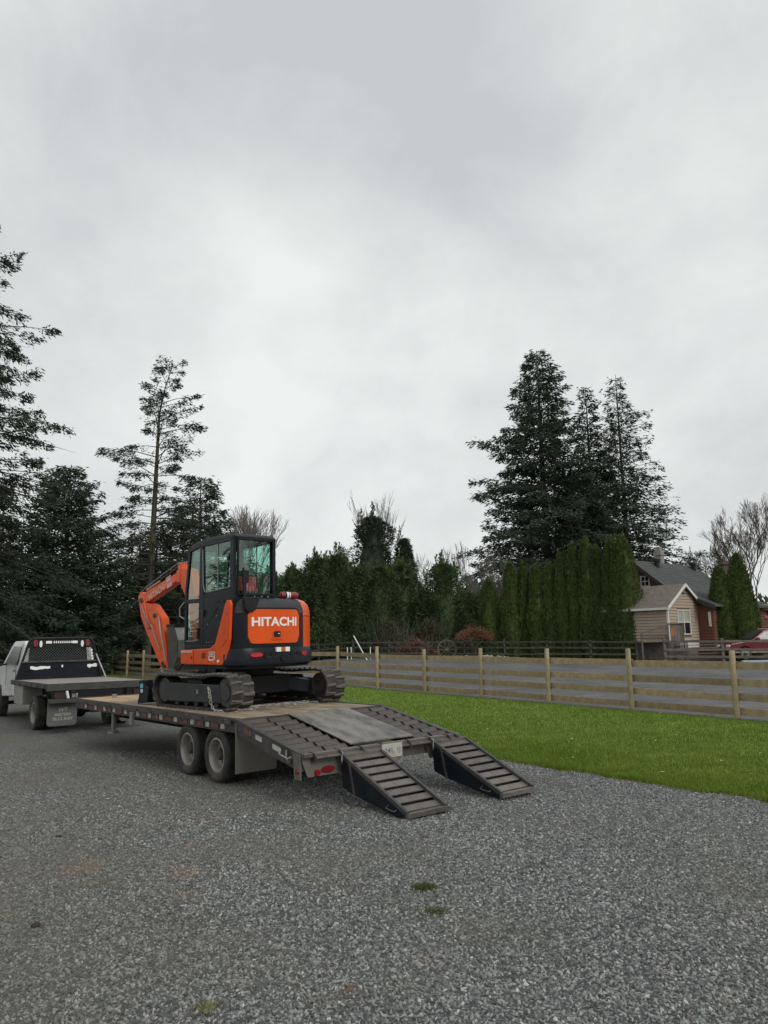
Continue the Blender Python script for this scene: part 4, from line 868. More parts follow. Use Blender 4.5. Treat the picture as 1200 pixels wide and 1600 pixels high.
# ---- cab
CL, CR, CBk, CFr = -.985, -.17, -1.06, .45
cabr = MB(); cabr.prism([(CFr, .95), (CFr, 1.02), (CBk, 1.02), (CBk, .95)], 'x', CL, CR); cab = cabr.build('cab', navy, X, bevel=.01)
def part(pts, a0, a1, name='cab_panel', m=navy, ax='x', bev=.008, par=None): bq = MB(); bq.prism(pts, ax, a0, a1); return bq.build(name, m, par or cab, bevel=bev)
# side frames
for x0, x1 in ((CL, CL + .05), (CR - .05, CR)):
    part([(CFr, 1.02), (CFr + .0, 1.9), (.33, 2.64), (.27, 2.64), (.39, 1.9), (.39, 1.02)], x0, x1, 'front_pillar')
    part([(.0, 1.02), (-.03, 2.68), (-.12, 2.68), (-.16, 1.86), (-.16, 1.02)], x0, x1, 'door_pillar')
    part([(CBk, 1.02), (CBk, 2.72), (CBk + .11, 2.70), (CBk + .11, 1.02)], x0, x1, 'rear_pillar')
    part([(.36, 2.58), (.30, 2.66), (.0, 2.74), (CBk, 2.74), (CBk, 2.66), (.0, 2.64)], x0, x1, 'roof_rail')
    if x0 == CL:
        part([(-.16, 1.02), (-.16, 1.82), (-.22, 1.88), (CBk + .11, 1.93), (CBk + .11, 1.02)], x0 + .002, x1, 'side_panel')
        part([(.39, 1.0), (.39, 1.10), (.0, 1.10), (.0, 1.0)], x0 + .004, x1, 'door_sill')
        part([(.39, 1.72), (.39, 1.79), (-.0, 1.79), (-.0, 1.72)], x0 + .004, x1, 'door_rail')
    else: part([(.39, 1.02), (.39, 1.75), (CBk + .11, 1.75), (CBk + .11, 1.02)], x0, x1 - .002, 'side_panel')
    xc = (x0 + x1) / 2
    g_ = part([(-.13, 1.80), (-.14, 2.66), (CBk + .10, 2.68), (CBk + .10, 1.9)], xc - .003, xc + .003, 'side_glass', cabglass, bev=0)
    part([(.42, 1.05), (.41, 1.9), (.32, 2.62), (-.01, 2.66), (.01, 1.05)], xc - .003, xc + .003, 'door_glass', cabglass, bev=0)
part([(-.56, 1.9), (-.56, 2.66), (-.575, 2.66), (-.575, 1.9)], CL + .012, CL + .02, 'glass_strip', pm('rubber_strip', (.2, .24, .22), .4), bev=0)
# thin bright seal round the rear side window
b = MB(); b.tube([(CL - .003, -.13, 2.6), (CL - .003, -.15, 2.0), (CL - .003, -.20, 1.885), (CL - .003, -.3, 1.875), (CL - .003, CBk + .13, 1.92)], .006, 5); b.build('window_seal', pm('seal_grey', (.25, .26, .27), .4), cab)
# roof
b = MB(); b.add([(x, y, z) for x in (CL + .02, CR - .02) for y, z in ((.36, 2.62), (.30, 2.70), (.05, 2.765), (-.2, 2.785), (CBk + .02, 2.775), (CBk - .01, 2.72), (.0, 2.70))], [tuple(range(7)), tuple(range(13, 6, -1))] + [(i, (i + 1) % 7, 7 + (i + 1) % 7, 7 + i) for i in range(7)])
b.build('cab_roof', greyblack, cab, bevel=.02)
b = MB(); b.box(CL + .01, CR - .01, .35, .44, 2.56, 2.63); b.build('visor', black, cab, bevel=.01)
# rear wall
part([(CL + .05, 1.02), (CR - .05, 1.02), (CR - .05, 1.80), (CL + .05, 1.80)], CBk, CBk + .05, 'rear_panel_lower', navy, 'y')
part([(CL + .05, 2.70), (CR - .05, 2.70), (CR - .05, 2.74), (CL + .05, 2.74)], CBk, CBk + .05, 'roof_rail', navy, 'y')
part([(CL + .05, 1.80), (CR - .05, 1.80), (CR - .05, 2.70), (CL + .05, 2.70)], CBk + .02, CBk + .026, 'rear_glass', cabglass, 'y', 0)
b = MB(); x0, x1, z0_, z1_ = CL + .07, CR - .06, 1.80, 2.69
for a_, c_ in (((x0, z0_), (x1, z0_)), ((x1, z0_), (x1, z1_)), ((x1, z1_), (x0, z1_)), ((x0, z1_), (x0, z0_))): b.bar((a_[0], CBk - .012, a_[1]), (c_[0], CBk - .012, c_[1]), .03, .03, up=(0, 1, 0))
b.build('rear_window_frame', black, cab)
b = MB(); b.bar((-.52, CBk + .04, 1.82), (-.52, CBk + .04, 2.7), .012, .012, up=(0, 1, 0)); b.build('wiper_bar', black, cab)
b = MB(); b.box(CL + .15, CL + .20, CBk - .06, CBk - .02, 1.66, 2.08); b.box(CL + .13, CL + .24, CBk - .07, CBk - .025, 1.98, 2.18); b.box(CL + .135, CL + .155, CBk - .075, CBk - .03, 1.75, 2.22); b.build('grab_bracket', black, cab, bevel=.008)
b = MB(); b.box(CL + .11, CL + .22, rear_y(-.82) - .012, rear_y(-.82) + .05, 1.60, 1.67); b.build('yellow_label', pm('yellow_label', (.6, .55, .12), .5), cab)
b = MB()
for x in (-.80, -.62, -.48, -.36): b.ell((x, CBk - .04, 1.765), (.012, .012, .012), 6, 5)
b.build('bolt', chrome, cab)
b = MB(); b.prism([(-.94, 1.745), (-.62, 1.745), (-.70, 1.55), (-.76, 1.515), (-.86, 1.515), (-.90, 1.56)], 'y', -1.262, -1.2); b.build('rear_bracket', black, X, bevel=.01)
# front glass, inside
b = MB(); b.add([(CL + .06, .40, 1.1), (CR - .06, .40, 1.1), (CR - .06, .30, 2.62), (CL + .06, .30, 2.62)], [(0, 1, 2, 3)]); b.build('windscreen', cabglass, cab)
b = MB(); b.box(CL + .06, CR - .06, CBk + .06, .38, 1.02, 1.06); b.build('cab_floor', black, cab)
seatm = pm('seat_fabric', (.015, .015, .016), .8)
b = MB(); b.box(-.80, -.36, -.65, -.18, 1.36, 1.50); b.box(-.78, -.38, -.72, -.60, 1.46, 1.92); b.box(-.72, -.44, -.74, -.66, 1.94, 2.1); b.box(-.78, -.38, -.6, -.25, 1.06, 1.36); st = b.build('seat', seatm, cab, bevel=.03)
b = MB(); b.box(-.84, -.42, -.90, -.83, 1.86, 2.10); b.build('red_seat_cover', redv, st, bevel=.015)
b = MB(); b.box(-.90, -.82, -.5, -.05, 1.06, 1.62); b.box(-.34, -.24, -.5, -.05, 1.06, 1.62); b.tube([(-.86, -.1, 1.6), (-.86, -.05, 1.86)], .02, 8); b.tube([(-.29, -.1, 1.6), (-.29, -.05, 1.86)], .02, 8); b.ell((-.86, -.05, 1.88), (.03, .03, .05)); b.ell((-.29, -.05, 1.88), (.03, .03, .05)); b.build('control_lever', black, cab)
b = MB(); b.ell((-.93, -.26, 1.95), (.012, .05, .10), 8, 6); b.ell((-.93, -.22, 2.04), (.01, .02, .07), 6, 5); b.ell((-.93, -.27, 2.06), (.01, .02, .07), 6, 5); b.build('work_glove', pm('tan_leather', (.38, .22, .13), .8, dirt=(.5, .42, .34), damt=.4, dscale=20), cab, smooth=True)
# handles and bolts on the dark door panel
b = MB(); b.tube([(CL - .006, -.55, 1.70), (CL - .02, -.70, 1.73), (CL - .02, -.78, 1.70)], .006, 5); b.tube([(CL - .006, -.30, 1.38), (CL - .01, -.45, 1.50), (CL - .01, -.60, 1.62)], .004, 5); b.build('hand_rail', steel, cab)
b = MB()
for y, z in ((-.46, 1.51), (-.58, 1.48), (-.30, 1.35), (-.28, 1.06), (-.36, 1.06), (-.44, 1.06)): b.ell((CL - .004, y, z), (.006, .012, .012), 6, 5)
b.build('panel_bolt', galv, cab)
b = MB(); b.box(CL - .02, CL, -.02, .02, 1.12, 1.30); b.build('door_hinge', black, cab); b = MB(); b.box(CL - .03, CL - .005, -.18, -.13, 1.48, 1.60); b.build('door_latch', greyblack, cab)
b = MB(); b.box(CL - .012, CL - .0, .06, .36, 1.085, 1.10); b.build('door_trim', galv, cab)
b = MB(); b.tube([(CL + .0, .46, 1.75), (CL - .05, .52, 1.66), (CL - .03, .56, 1.52), (CL + .05, .5, 1.45)], .012, 6); b.build('step_rail', galv, cab, smooth=True)
# right hand platform in front of the hood
b = MB(); b.box(-.12, .86, -.05, .80, .95, 1.45); b.build('tank_cover', navy, X, bevel=.06)
# fire extinguisher lying on the hood: a thing of its own
# ---- boom, arm, bucket
BXc = -.2
def pr(poly, w, name, m, par, xc=BXc, bev=.012): b = MB(); b.prism(poly, 'x', xc - w / 2, xc + w / 2); return b.build(name, m, par, bevel=bev)
b = MB(); b.box(-.30, .12, .55, .90, .28, .66); b.prism([(.85, .34), (1.12, .30), (1.14, .72), (1.0, .82), (.85, .70)], 'x', -.32, -.08); b.build('swing_post', black, X, bevel=.02)
boom = pr([(.98, .50), (1.16, .48), (1.62, 1.85), (1.92, 2.27), (3.12, 1.93), (3.44, 1.85), (3.50, 1.98), (3.40, 2.07), (1.95, 2.42), (1.72, 2.48), (1.50, 2.44), (1.28, 1.9)], .17, 'boom', orange, X)
pr([(1.86, 2.22), (1.97, 2.20), (1.98, 2.44), (1.88, 2.47)], .21, 'boom_band', orange, boom); pr([(1.80, 2.46), (1.97, 2.42), (1.99, 2.56), (1.84, 2.60)], .15, 'cylinder_bracket', orange, boom)
for a_, c_, r_, m, nm_ in (((1.92, 2.54), (2.75, 2.32), .042, black, 'arm_cylinder'), ((2.7, 2.335), (3.36, 2.16), .02, chrome, 'cylinder_rod')):
    b = MB(); b.tube([(BXc, *a_), (BXc, *c_)], r_, 10); b.build(nm_, m, boom, smooth=True)
for k, dx in enumerate((-.06, .05)):
    b = MB(); b.tube([(BXc + dx, 1.6, 2.58), (BXc + dx, 2.0, 2.59), (BXc + dx, 2.6, 2.42), (BXc + dx, 3.25, 2.22), (BXc + dx, 3.50, 2.12), (BXc - .08, 3.42, 1.9), (BXc - .1, 3.2, 1.62), (BXc - .1, 3.02, 1.35)], .012, 6); b.build('hydraulic_hose', galv if k == 0 else black, boom, smooth=True)
dirB, upB = Vector((0, -.957, .29)), Vector((0, .29, .957))
lettering('HITACHI', .66, .13, lambda x, y: Vector((BXc - .088, 3.08, 1.925)) + dirB * x + upB * y, pm('cream_letter', (.62, .50, .38), .5), boom, bold=.02)
c0 = Vector((BXc - .087, 2.36, 2.12)); Q = lambda u, v, o=0: c0 + dirB * u + upB * v + Vector((-o, 0, 0))
b = MB(); b.add([Q(0, 0), Q(.2, 0), Q(.2, .22), Q(0, .22)], [(0, 1, 2, 3)]); s1 = b.build('sticker', pm('sticker_pink', (.75, .35, .38), .5), boom)
b = MB(); b.add([Q(.015, .10, .002), Q(.185, .10, .002), Q(.185, .205, .002), Q(.015, .205, .002)], [(0, 1, 2, 3)]); b.build('sticker_band', redl, s1)
lettering('SAN', .14, .06, lambda x, y: Q(.03 + x, .12 + y, .004), whitep, s1, bold=.03)
arm = pr([(3.60, 2.04), (3.50, 2.13), (3.38, 2.10), (3.26, 1.90), (2.93, 1.84), (2.56, 1.56), (2.47, 1.2), (2.36, .88), (2.30, .56), (2.48, .52), (2.62, .66), (3.18, 1.27), (3.46, 1.62)], .15, 'arm', orange, X)
pr([(3.52, 2.02), (3.30, 1.98), (3.16, 1.60), (3.0, 1.40), (3.18, 1.36), (3.42, 1.68)], .19, 'arm_gusset', orange, arm)
b = MB(); b.lathe([(.05, BXc - .12), (.05, BXc + .12)], o=(0, 3.40, 1.95), ax='x', n=14); b.lathe([(.04, BXc - .11), (.04, BXc + .11)], o=(0, 2.42, .62), ax='x', n=14); b.lathe([(.045, BXc - .1), (.045, BXc + .1)], o=(0, 2.86, 1.62), ax='x', n=14); b.build('pivot_pin', steel, arm, smooth=True)
b = MB(); b.tube([(BXc - .02, 3.10, 1.42), (BXc - .02, 2.74, .96)], .055, 10); b.build('bucket_cylinder', black, arm, smooth=True); b = MB(); b.tube([(BXc - .02, 2.80, 1.02), (BXc - .02, 2.50, .68)], .025, 8); b.build('cylinder_rod', chrome, arm, smooth=True)
b = MB(); b.tube([(BXc - .085, 3.46, 1.95), (BXc - .11, 3.28, 1.72), (BXc - .10, 3.06, 1.50), (BXc - .11, 2.92, 1.42), (BXc - .10, 2.80, 1.2), (BXc - .09, 2.60, .95)], .011, 6); b.tube([(BXc - .085, 2.68, 1.60), (BXc - .11, 2.56, 1.3), (BXc - .10, 2.44, 1.0), (BXc - .10, 2.34, .72)], .013, 6); b.build('steel_pipe', galv, arm, smooth=True)
bk = MB(); P1 = [(2.30, 1.40), (2.02, 1.38), (1.88, 1.12), (1.88, .80), (2.02, .56), (2.24, .46)]; P2 = [(2.26, .50), (2.05, .60), (1.92, .81), (1.92, 1.10), (2.05, 1.34), (2.30, 1.36)]
bk.prism(P1 + P2, 'x', -.30, .20); bkt = bk.build('bucket', galv, X)
b = MB(); b.prism(P1 + [(2.22, 1.0)], 'x', -.315, -.30); b.prism(P1 + [(2.22, 1.0)], 'x', .20, .215); b.build('bucket_side', steel, bkt)
b = MB()
for k in range(4): b.prism([(2.28, 1.42), (2.40, 1.38), (2.28, 1.35)], 'x', -.28 + k * .14, -.22 + k * .14)
b.build('bucket_tooth', steel, bkt); b = MB(); b.box(-.32, .22, 1.98, 2.31, 1.385, 1.43); b.build('bucket_lip', black, bkt)
b = MB(); b.bar((BXc, 2.42, .60), (BXc, 2.1, .46), .10, .08); b.bar((BXc - .08, 2.52, .7), (BXc - .08, 2.25, .40), .03, .06); b.bar((BXc + .08, 2.52, .7), (BXc + .08, 2.25, .40), .03, .06); b.build('bucket_link', black, arm)
b = MB()
for k in range(5): b.tube([(-.28 + k * .05, .7, .9), (-.30 + k * .05, 1.05, 1.0), (-.30 + k * .05, 1.35, 1.05), (-.28 + k * .05, 1.6, 1.5)], .016, 6)
b.tube([(-.36, .9, .62), (-.42, 1.3, .8), (-.40, 1.7, .55), (-.35, 2.1, .5)], .018, 6); b.tube([(-.4, .9, .5), (-.46, 1.5, .55), (-.5, 1.9, .45)], .016, 6); b.build('hydraulic_hose', black, X, smooth=True)
b = MB(); b.tube([(BXc, 1.15, .42), (BXc, 1.62, 1.25)], .055, 10); b.build('boom_cylinder', black, X, smooth=True); b = MB(); b.tube([(BXc, 1.55, 1.15), (BXc, 1.72, 1.95)], .028, 8); b.build('cylinder_rod', chrome, X, smooth=True)

XM = Matrix.LocRotScale(X.location, X.rotation_euler, None); TM = Matrix.LocRotScale(T.location, T.rotation_euler, None)
# fire extinguisher
p = XM @ Vector((.15, -.99, 1.742)); FE = empty('fire_extinguisher', p, .77 - .15, 'red fire extinguisher with pale label lying on the hood behind the cab', 'fire extinguisher'); FE.scale = (.9, .9, .9)
b = MB(); b.lathe([(.03, -.20), (.06, -.17), (.064, -.12), (.064, .13), (.05, .17), (.02, .19)], o=(0, 0, .066), ax='x', n=18); b.build('cylinder_body', pm('extinguisher_red', (.22, .010, .018), .35, 0, .1, coat=.3), FE, smooth=True)
b = MB(); b.lathe([(.0655, -.07), (.0655, -.03)], o=(0, 0, .066), ax='x', n=18); b.lathe([(.0655, -.015), (.0655, .005)], o=(0, 0, .066), ax='x', n=18); b.build('label', whitep, FE, smooth=True)
b = MB(); b.lathe([(.068, -.10), (.068, -.078)], o=(0, 0, .066), ax='x', n=18); b.tube([(.16, 0, .07), (.23, .0, .08), (.25, -.02, .04)], .014, 6); b.bar((.18, 0, .1), (.25, 0, .14), .02, .012); b.tube([(-.05, 0, .13), (0, 0, .165), (.06, 0, .13)], .006, 5); b.build('valve', black, FE, smooth=True)
# tie-down chains
def chain(pts, label, step=.046, seed=1):
    P = [Vector(p) for p in pts]; D = [0]; rr = random.Random(seed)
    for a, c in zip(P, P[1:]): D.append(D[-1] + (c - a).length)
    b = MB(); k = 0; s = 0
    while s < D[-1]:
        i = max(q for q in range(len(D) - 1) if D[q] <= s); t = (s - D[i]) / (D[i + 1] - D[i]); c = P[i].lerp(P[i + 1], t) + Vector((rr.uniform(-.006, .006), rr.uniform(-.006, .006), rr.uniform(0, .006))); d = (P[i + 1] - P[i]).normalized()
        u = Vector((0, 0, 1)); sd = d.cross(u); sd = sd.normalized() if sd.length > .1 else Vector((1, 0, 0)); u = sd.cross(d)
        a = math.pi / 4 + (math.pi / 2 if k % 2 else 0) + rr.uniform(-.3, .3); w = sd * math.cos(a) + u * math.sin(a); ring = []
        for j in range(8):
            q = 2 * math.pi * j / 8; ring.append(c + d * .036 * math.cos(q) + w * .021 * math.sin(q))
        v = []; nn_ = w.cross(d)
        for j in range(8):
            rdir = (ring[j] - c).normalized()
            for e_ in range(4): v.append(ring[j] + (rdir * math.cos(e_ * math.pi / 2) + nn_ * math.sin(e_ * math.pi / 2)) * .008)
        b.add(v, [(j * 4 + e_, j * 4 + (e_ + 1) % 4, ((j + 1) % 8) * 4 + (e_ + 1) % 4, ((j + 1) % 8) * 4 + e_) for j in range(8) for e_ in range(4)]); s += step; k += 1
    o = b.build('tie_down_chain', pm('chain_steel', (.36, .34, .30), .5, .3, .3, 30, dirt=RUST, damt=.3, dscale=20)); return tag(o, label, 'chain', 'tie down chains on the deck')
def xl(x, y, z): return XM @ Vector((x, y, z))
R2 = random.Random(4)
def wig(a, c, n, amp): 
    a, c = Vector(a), Vector(c); return [a.lerp(c, i / n) + Vector((R2.uniform(-amp, amp), R2.uniform(-amp, amp), 0)) for i in range(n + 1)]
chain([xl(-1.16, -.62, .34), xl(-1.17, -.70, .20), xl(-1.16, -.72, .10), xl(-1.17, -.82, .02), *[xl(*v) for v in wig((-1.15, -.95, .012), (-.75, -1.28, .012), 5, .03)]], 'chain hanging over the rear of the left track and trailing on the deck', seed=2)
chain([xl(*v) for v in wig((-.72, -.85, .012), (.98, -1.02, .012), 9, .035)], 'nearer of two loose chains lying between the tracks', seed=3)
chain([xl(*v) for v in wig((-.68, -.72, .012), (.70, -.70, .012), 7, .06)], 'farther loose chain between the tracks, close under the machine', seed=5)
chain([xl(*v) for v in wig((-.95, 1.28, .62), (-.70, 1.32, .58), 3, .02)] + [xl(-.6, 1.4, .3), xl(-.6, 1.55, .012)], 'short chain hanging off the front of the left track', seed=6)
# ------------------------------------------------------------------ houses
beige = pm('beige_siding', (.36, .285, .215), .7, 0, .08, 2, dirt=(.2, .16, .12), damt=.15)
redwood = pm('red_brown_siding', (.145, .058, .035), .75, 0, .3, 4, dirt=(.09, .035, .022), damt=.5, dscale=2)
roofm = pm('dark_shingles', (.058, .06, .062), .9, 0, .25, 2.5, dirt=(.10, .10, .095), damt=.35, dscale=1, bump=.6, bscale=10, stretch=(1, 1, 1))
roofb = pm('brown_shingles', (.14, .12, .10), .9, 0, .25, 4, dirt=(.19, .165, .14), damt=.4, dscale=2, bump=.5, bscale=12)
trimm = pm('white_trim', (.62, .61, .57), .6, 0, .05, dirt=(.4, .38, .33), damt=.2)
curt = pm('window_blind', (.32, .33, .28), .8)
def siding(fn, z0, z1, step, x0f, x1f, m, par, holes=()):
    """lapped boards; fn(x, z, o) -> point; x0f/x1f give the extent at height z"""
    b = MB(); z = z0; gap = step * .10
    while z < z1 - .02:
        zt = min(z + step, z1); segs = [(x0f(z), x1f(z), x0f(zt), x1f(zt))]
        for hx0, hx1, hz0, hz1 in holes:
            if z < hz1 and zt > hz0:
                ns = []
                for a, c, a2, c2 in segs: ns += [(a, hx0, a2, hx0), (hx1, c, hx1, c2)]
                segs = ns
        for a, c, a2, c2 in segs:
            if c - a < .02: continue
            b.add([fn(a, z, .05), fn(c, z, .05), fn(c2, zt - gap, .018), fn(a2, zt - gap, .018), fn(a, z, 0), fn(c, z, 0), fn(c2, zt - gap, 0), fn(a2, zt - gap, 0)], [(0, 1, 2, 3), (0, 4, 5, 1), (1, 5, 6, 2), (3, 7, 4, 0), (2, 6, 7, 3)])
        z += step
    o = b.build('siding', m, par); o['kind'] = 'stuff'; return o
def window(par, fn, x0, x1, z0, z1, nx=2, nz=2, blind=True, tw=.06):
    b = MB(); 
    def bx(a, c, e, f, o0, o1): b.hexa([fn(a, e, o0), fn(c, e, o0), fn(c, e, o1), fn(a, e, o1), fn(a, f, o0), fn(c, f, o0), fn(c, f, o1), fn(a, f, o1)])
    bx(x0 - tw, x0, z0 - tw, z1 + tw, 0, .05); bx(x1, x1 + tw, z0 - tw, z1 + tw, 0, .05); bx(x0, x1, z1, z1 + tw, 0, .05); bx(x0, x1, z0 - tw, z0, 0, .055)
    for i in range(1, nx): xm = x0 + (x1 - x0) * i / nx; bx(xm - .025, xm + .025, z0, z1, .0, .04)
    for i in range(1, nz): zm = z0 + (z1 - z0) * i / nz; bx(x0, x1, zm - .025, zm + .025, .0, .038)
    w = b.build('window', trimm, par)
    for i in range(nx):
        for j in range(nz):
            q = MB(); a, c = x0 + (x1 - x0) * i / nx + .03, x0 + (x1 - x0) * (i + 1) / nx - .03; e, f = z0 + (z1 - z0) * j / nz + .03, z0 + (z1 - z0) * (j + 1) / nz - .03
            q.add([fn(a, e, .012), fn(c, e, .012), fn(c, f, .012), fn(a, f, .012)], [(0, 1, 2, 3)]); q.build('pane', curt if (blind and j == nz - 1) else houseglass, w)
    return w
# cottage: local x along its gable wall, y back to the left
CT = empty('cottage', (16.0, 44.1, 0), math.atan2(.64, .77), 'beige clapboard cottage with white trim and four pane window beside the cedar hedge', 'house')
cw, eh, ah, bz, cl = 3.62, 3.72, 4.92, 1.72, 5.2
b = MB(); b.box(.02, cw - .02, .02, cl, bz, eh); b.prism([(.02, eh - .01), (cw - .02, eh - .01), (cw / 2, ah - .06)], 'y', .02, cl); b.build('wall', pm('lap_shadow_brown', (.17, .13, .10), .8), CT)  # wall coloured darker so the board gaps show as painted lap shadow
slp = (ah - eh) / (cw / 2)
siding(lambda x, z, o: (x, .02 - o, z), bz, ah - .08, .17, lambda z: max(.06, (z - eh) / slp + .08), lambda z: min(cw - .06, cw - (z - eh) / slp - .08), beige, CT, [(1.0, 2.42, 2.02, 3.5)])
siding(lambda y, z, o: (.02 - o, y, z), bz, eh, .17, lambda z: .06, lambda z: cl, beige, CT)
window(CT, lambda x, z, o: (x, .012 - o, z), 1.08, 2.34, 2.10, 3.42)
for s_ in (0, 1):
    x0, x1 = (-.28, cw / 2) if s_ == 0 else (cw + .28, cw / 2); z0_ = eh - .28 * slp
    b = MB(); b.hexa([(x0, -.22, z0_), (x0, cl, z0_), (x1, cl, ah), (x1, -.22, ah), (x0, -.22, z0_ + .07), (x0, cl, z0_ + .07), (x1, cl, ah + .07), (x1, -.22, ah + .07)]); b.build('roof', roofb, CT)
    b = MB(); b.hexa([(x0, -.26, z0_ - .10), (x0, -.222, z0_ - .10), (x1, -.222, ah - .10), (x1, -.26, ah - .10), (x0, -.26, z0_ + .085), (x0, -.222, z0_ + .085), (x1, -.222, ah + .085), (x1, -.26, ah + .085)]); b.build('barge_board', trimm, CT)
    b = MB(); b.box(min(x0, x0 + .02) - .01, max(x0, x0 + .02), -.2, cl, z0_ - .08, z0_ + .055); b.build('fascia', trimm, CT)
for x in (-.025, cw - .08): b = MB(); b.box(x, x + .11, -.035, .06, bz - .02, eh); b.build('corner_board', trimm, CT)
b = MB(); b.box(1.1, cw - .05, .03, .08, 1.30, bz - .02); b.build('white_skirt', trimm, CT); b = MB(); b.box(.05, cw - .05, .1, cl, .4, bz); b.build('foundation', greywood, CT)
b = MB(); b.box(cw / 2 - .06, cw / 2 + .06, -.14, -.0, ah - .44, ah - .34); b.ell((cw / 2 - .12, -.1, ah - .44), (.06, .08, .05), 8, 6); b.ell((cw / 2 + .1, -.1, ah - .46), (.06, .08, .05), 8, 6); b.build('flood_lamp', galv, CT, smooth=True)
# main house: origin below the gable apex, x towards the near right, y along the ridge
HS = empty('house', (15.97, 49.33, 0), math.atan2(-.77, .64), 'red brown house with dark grey shingle roof behind the beige cottage', 'house')
RP = [(0, 6.72), (2.43, 4.80), (5.35, 3.62)]; HL = 7.2
b = MB(); b.prism([(-4.95, .5), (4.95, .5), (4.95, 3.70), (2.43, 4.72), (0, 6.62), (-2.43, 4.72), (-4.95, 3.70)], 'y', .02, HL - .1); b.build('wall', redwood, HS)
def rx(z): return 4.93 if z < 3.72 else (4.93 - (z - 3.72) / (4.72 - 3.72) * 2.5 if z < 4.72 else max(0, 2.43 - (z - 4.72) / 1.9 * 2.43))
siding(lambda x, z, o: (x, .02 - o, z), .9, 6.55, .17, lambda z: -rx(z), lambda z: rx(z), redwood, HS, [(.42, 1.05, 5.08, 5.75)])
siding(lambda y, z, o: (4.95 + o, y, z), .9, 3.66, .17, lambda z: .05, lambda z: HL - .15, redwood, HS)
window(HS, lambda x, z, o: (x, .012 - o, z), .48, .98, 5.14, 5.70, blind=False, tw=.07)
b = MB(); b.box(4.72, 4.86, -.05, .0, 2.5, 3.35); b.build('shutter', trimm, HS)
for s_ in (1, -1):
    P = [(s_ * x, z) for x, z in RP]; b = MB(); b.prism(P + [(x, z + .10) for x, z in reversed(P)], 'y', -.35, HL + .2); b.build('roof', roofm, HS)
    b = MB(); b.prism([(x, z - .16) for x, z in P] + [(x, z + .11) for x, z in reversed(P)], 'y', -.385, -.352); b.build('barge_board', pm('dark_trim', (.03, .028, .026), .7), HS)
# shingle courses: real laps on the visible slope
b = MB()
for (x0, z0_), (x1, z1_) in zip(RP, RP[1:]):
    n = int(math.hypot(x1 - x0, z1_ - z0_) / .22)
    for k in range(n):
        f0, f1 = k / n, (k + 1) / n; a = (x0 + (x1 - x0) * f0, z0_ + (z1_ - z0_) * f0 + .102); c = (x0 + (x1 - x0) * f1, z0_ + (z1_ - z0_) * f1 + .124)
        b.add([(a[0], -.35, a[1]), (a[0], HL + .2, a[1]), (c[0], HL + .2, c[1]), (c[0], -.35, c[1]), (c[0], -.35, c[1] - .02), (c[0], HL + .2, c[1] - .02)], [(0, 1, 2, 3), (3, 2, 5, 4)])
o = b.build('shingle_courses', roofm, HS); o['kind'] = 'stuff'
for y in (2.0, 6.6):
    b = MB(); b.lathe([(.16, 6.35), (.16, 6.75), (.24, 6.78), (.24, 6.95), (.1, 7.02)], o=(.45, y, 0), ax='z', n=14); b.build('roof_vent', black, HS, smooth=True)
b = MB(); b.box(-.75, -.28, 3.75, 4.2, 5.6, 7.75); b.box(-.80, -.23, 3.7, 4.25, 7.4, 7.5); b.box(-.68, -.35, 3.82, 4.13, 7.75, 8.0); b.build('chimney', pm('old_render', (.24, .23, .21), .9, 0, .3, 6), HS)
# carport behind the red car
CP = empty('carport', (21.2, 50.0, gz(22, 50)), 0, 'open carport with pinkish fascia board and chimney behind the red car', 'carport')
g0 = gz(22, 50); pk = pm('pink_fascia', (.34, .22, .19), .8, 0, .15)
b = MB(); b.box(-.3, 12, -.3, 6, 3.85 - g0, 3.95 - g0); b.build('roof', roofb, CP); b = MB(); b.box(-.32, 12, -.36, -.305, 3.50 - g0, 3.88 - g0); b.build('fascia', pk, CP)
for x in (2.55, 6.5, 11.5): b = MB(); b.box(x, x + .18, -.1, .08, -.2, 3.85 - g0); b.build('post', greywood, CP)
dk = pm('dark_boards', (.03, .022, .02), .9); b = MB(); b.box(-.2, 12, 5.8, 5.9, -.2, 3.85 - g0); b.box(-.2, -.1, 0, 5.8, -.2, 3.85 - g0); b.box(11.9, 12, 0, 5.8, -.2, 3.85 - g0); b.box(1.6, 1.7, 0, 5.8, -.2, 3.85 - g0); b.box(-.1, 1.6, 0, .1, -.2, 3.85 - g0); b.build('wall', dk, CP)
b = MB(); b.box(1.7, 2.3, 2.0, 2.6, 3.9 - g0, 6.95 - g0); b.box(1.62, 2.38, 1.92, 2.68, 6.7 - g0, 6.85 - g0); b.build('chimney', pm('sooty_brick', (.09, .07, .055), .9, 0, .4, 6), CP)
b = MB(); b.ell((2.75 + .35, -.2, 3.05 - g0), (.17, .17, .15), 12, 8); b.tube([(3.1, -.2, 3.2 - g0), (3.1, -.2, 3.6 - g0)], .008, 4); tag(b.build('hanging_lantern', pm('dusty_pink', (.30, .14, .14), .8), loc=(21.2, 50, g0), smooth=True), 'round pinkish ball hanging under the carport fascia', 'lantern')
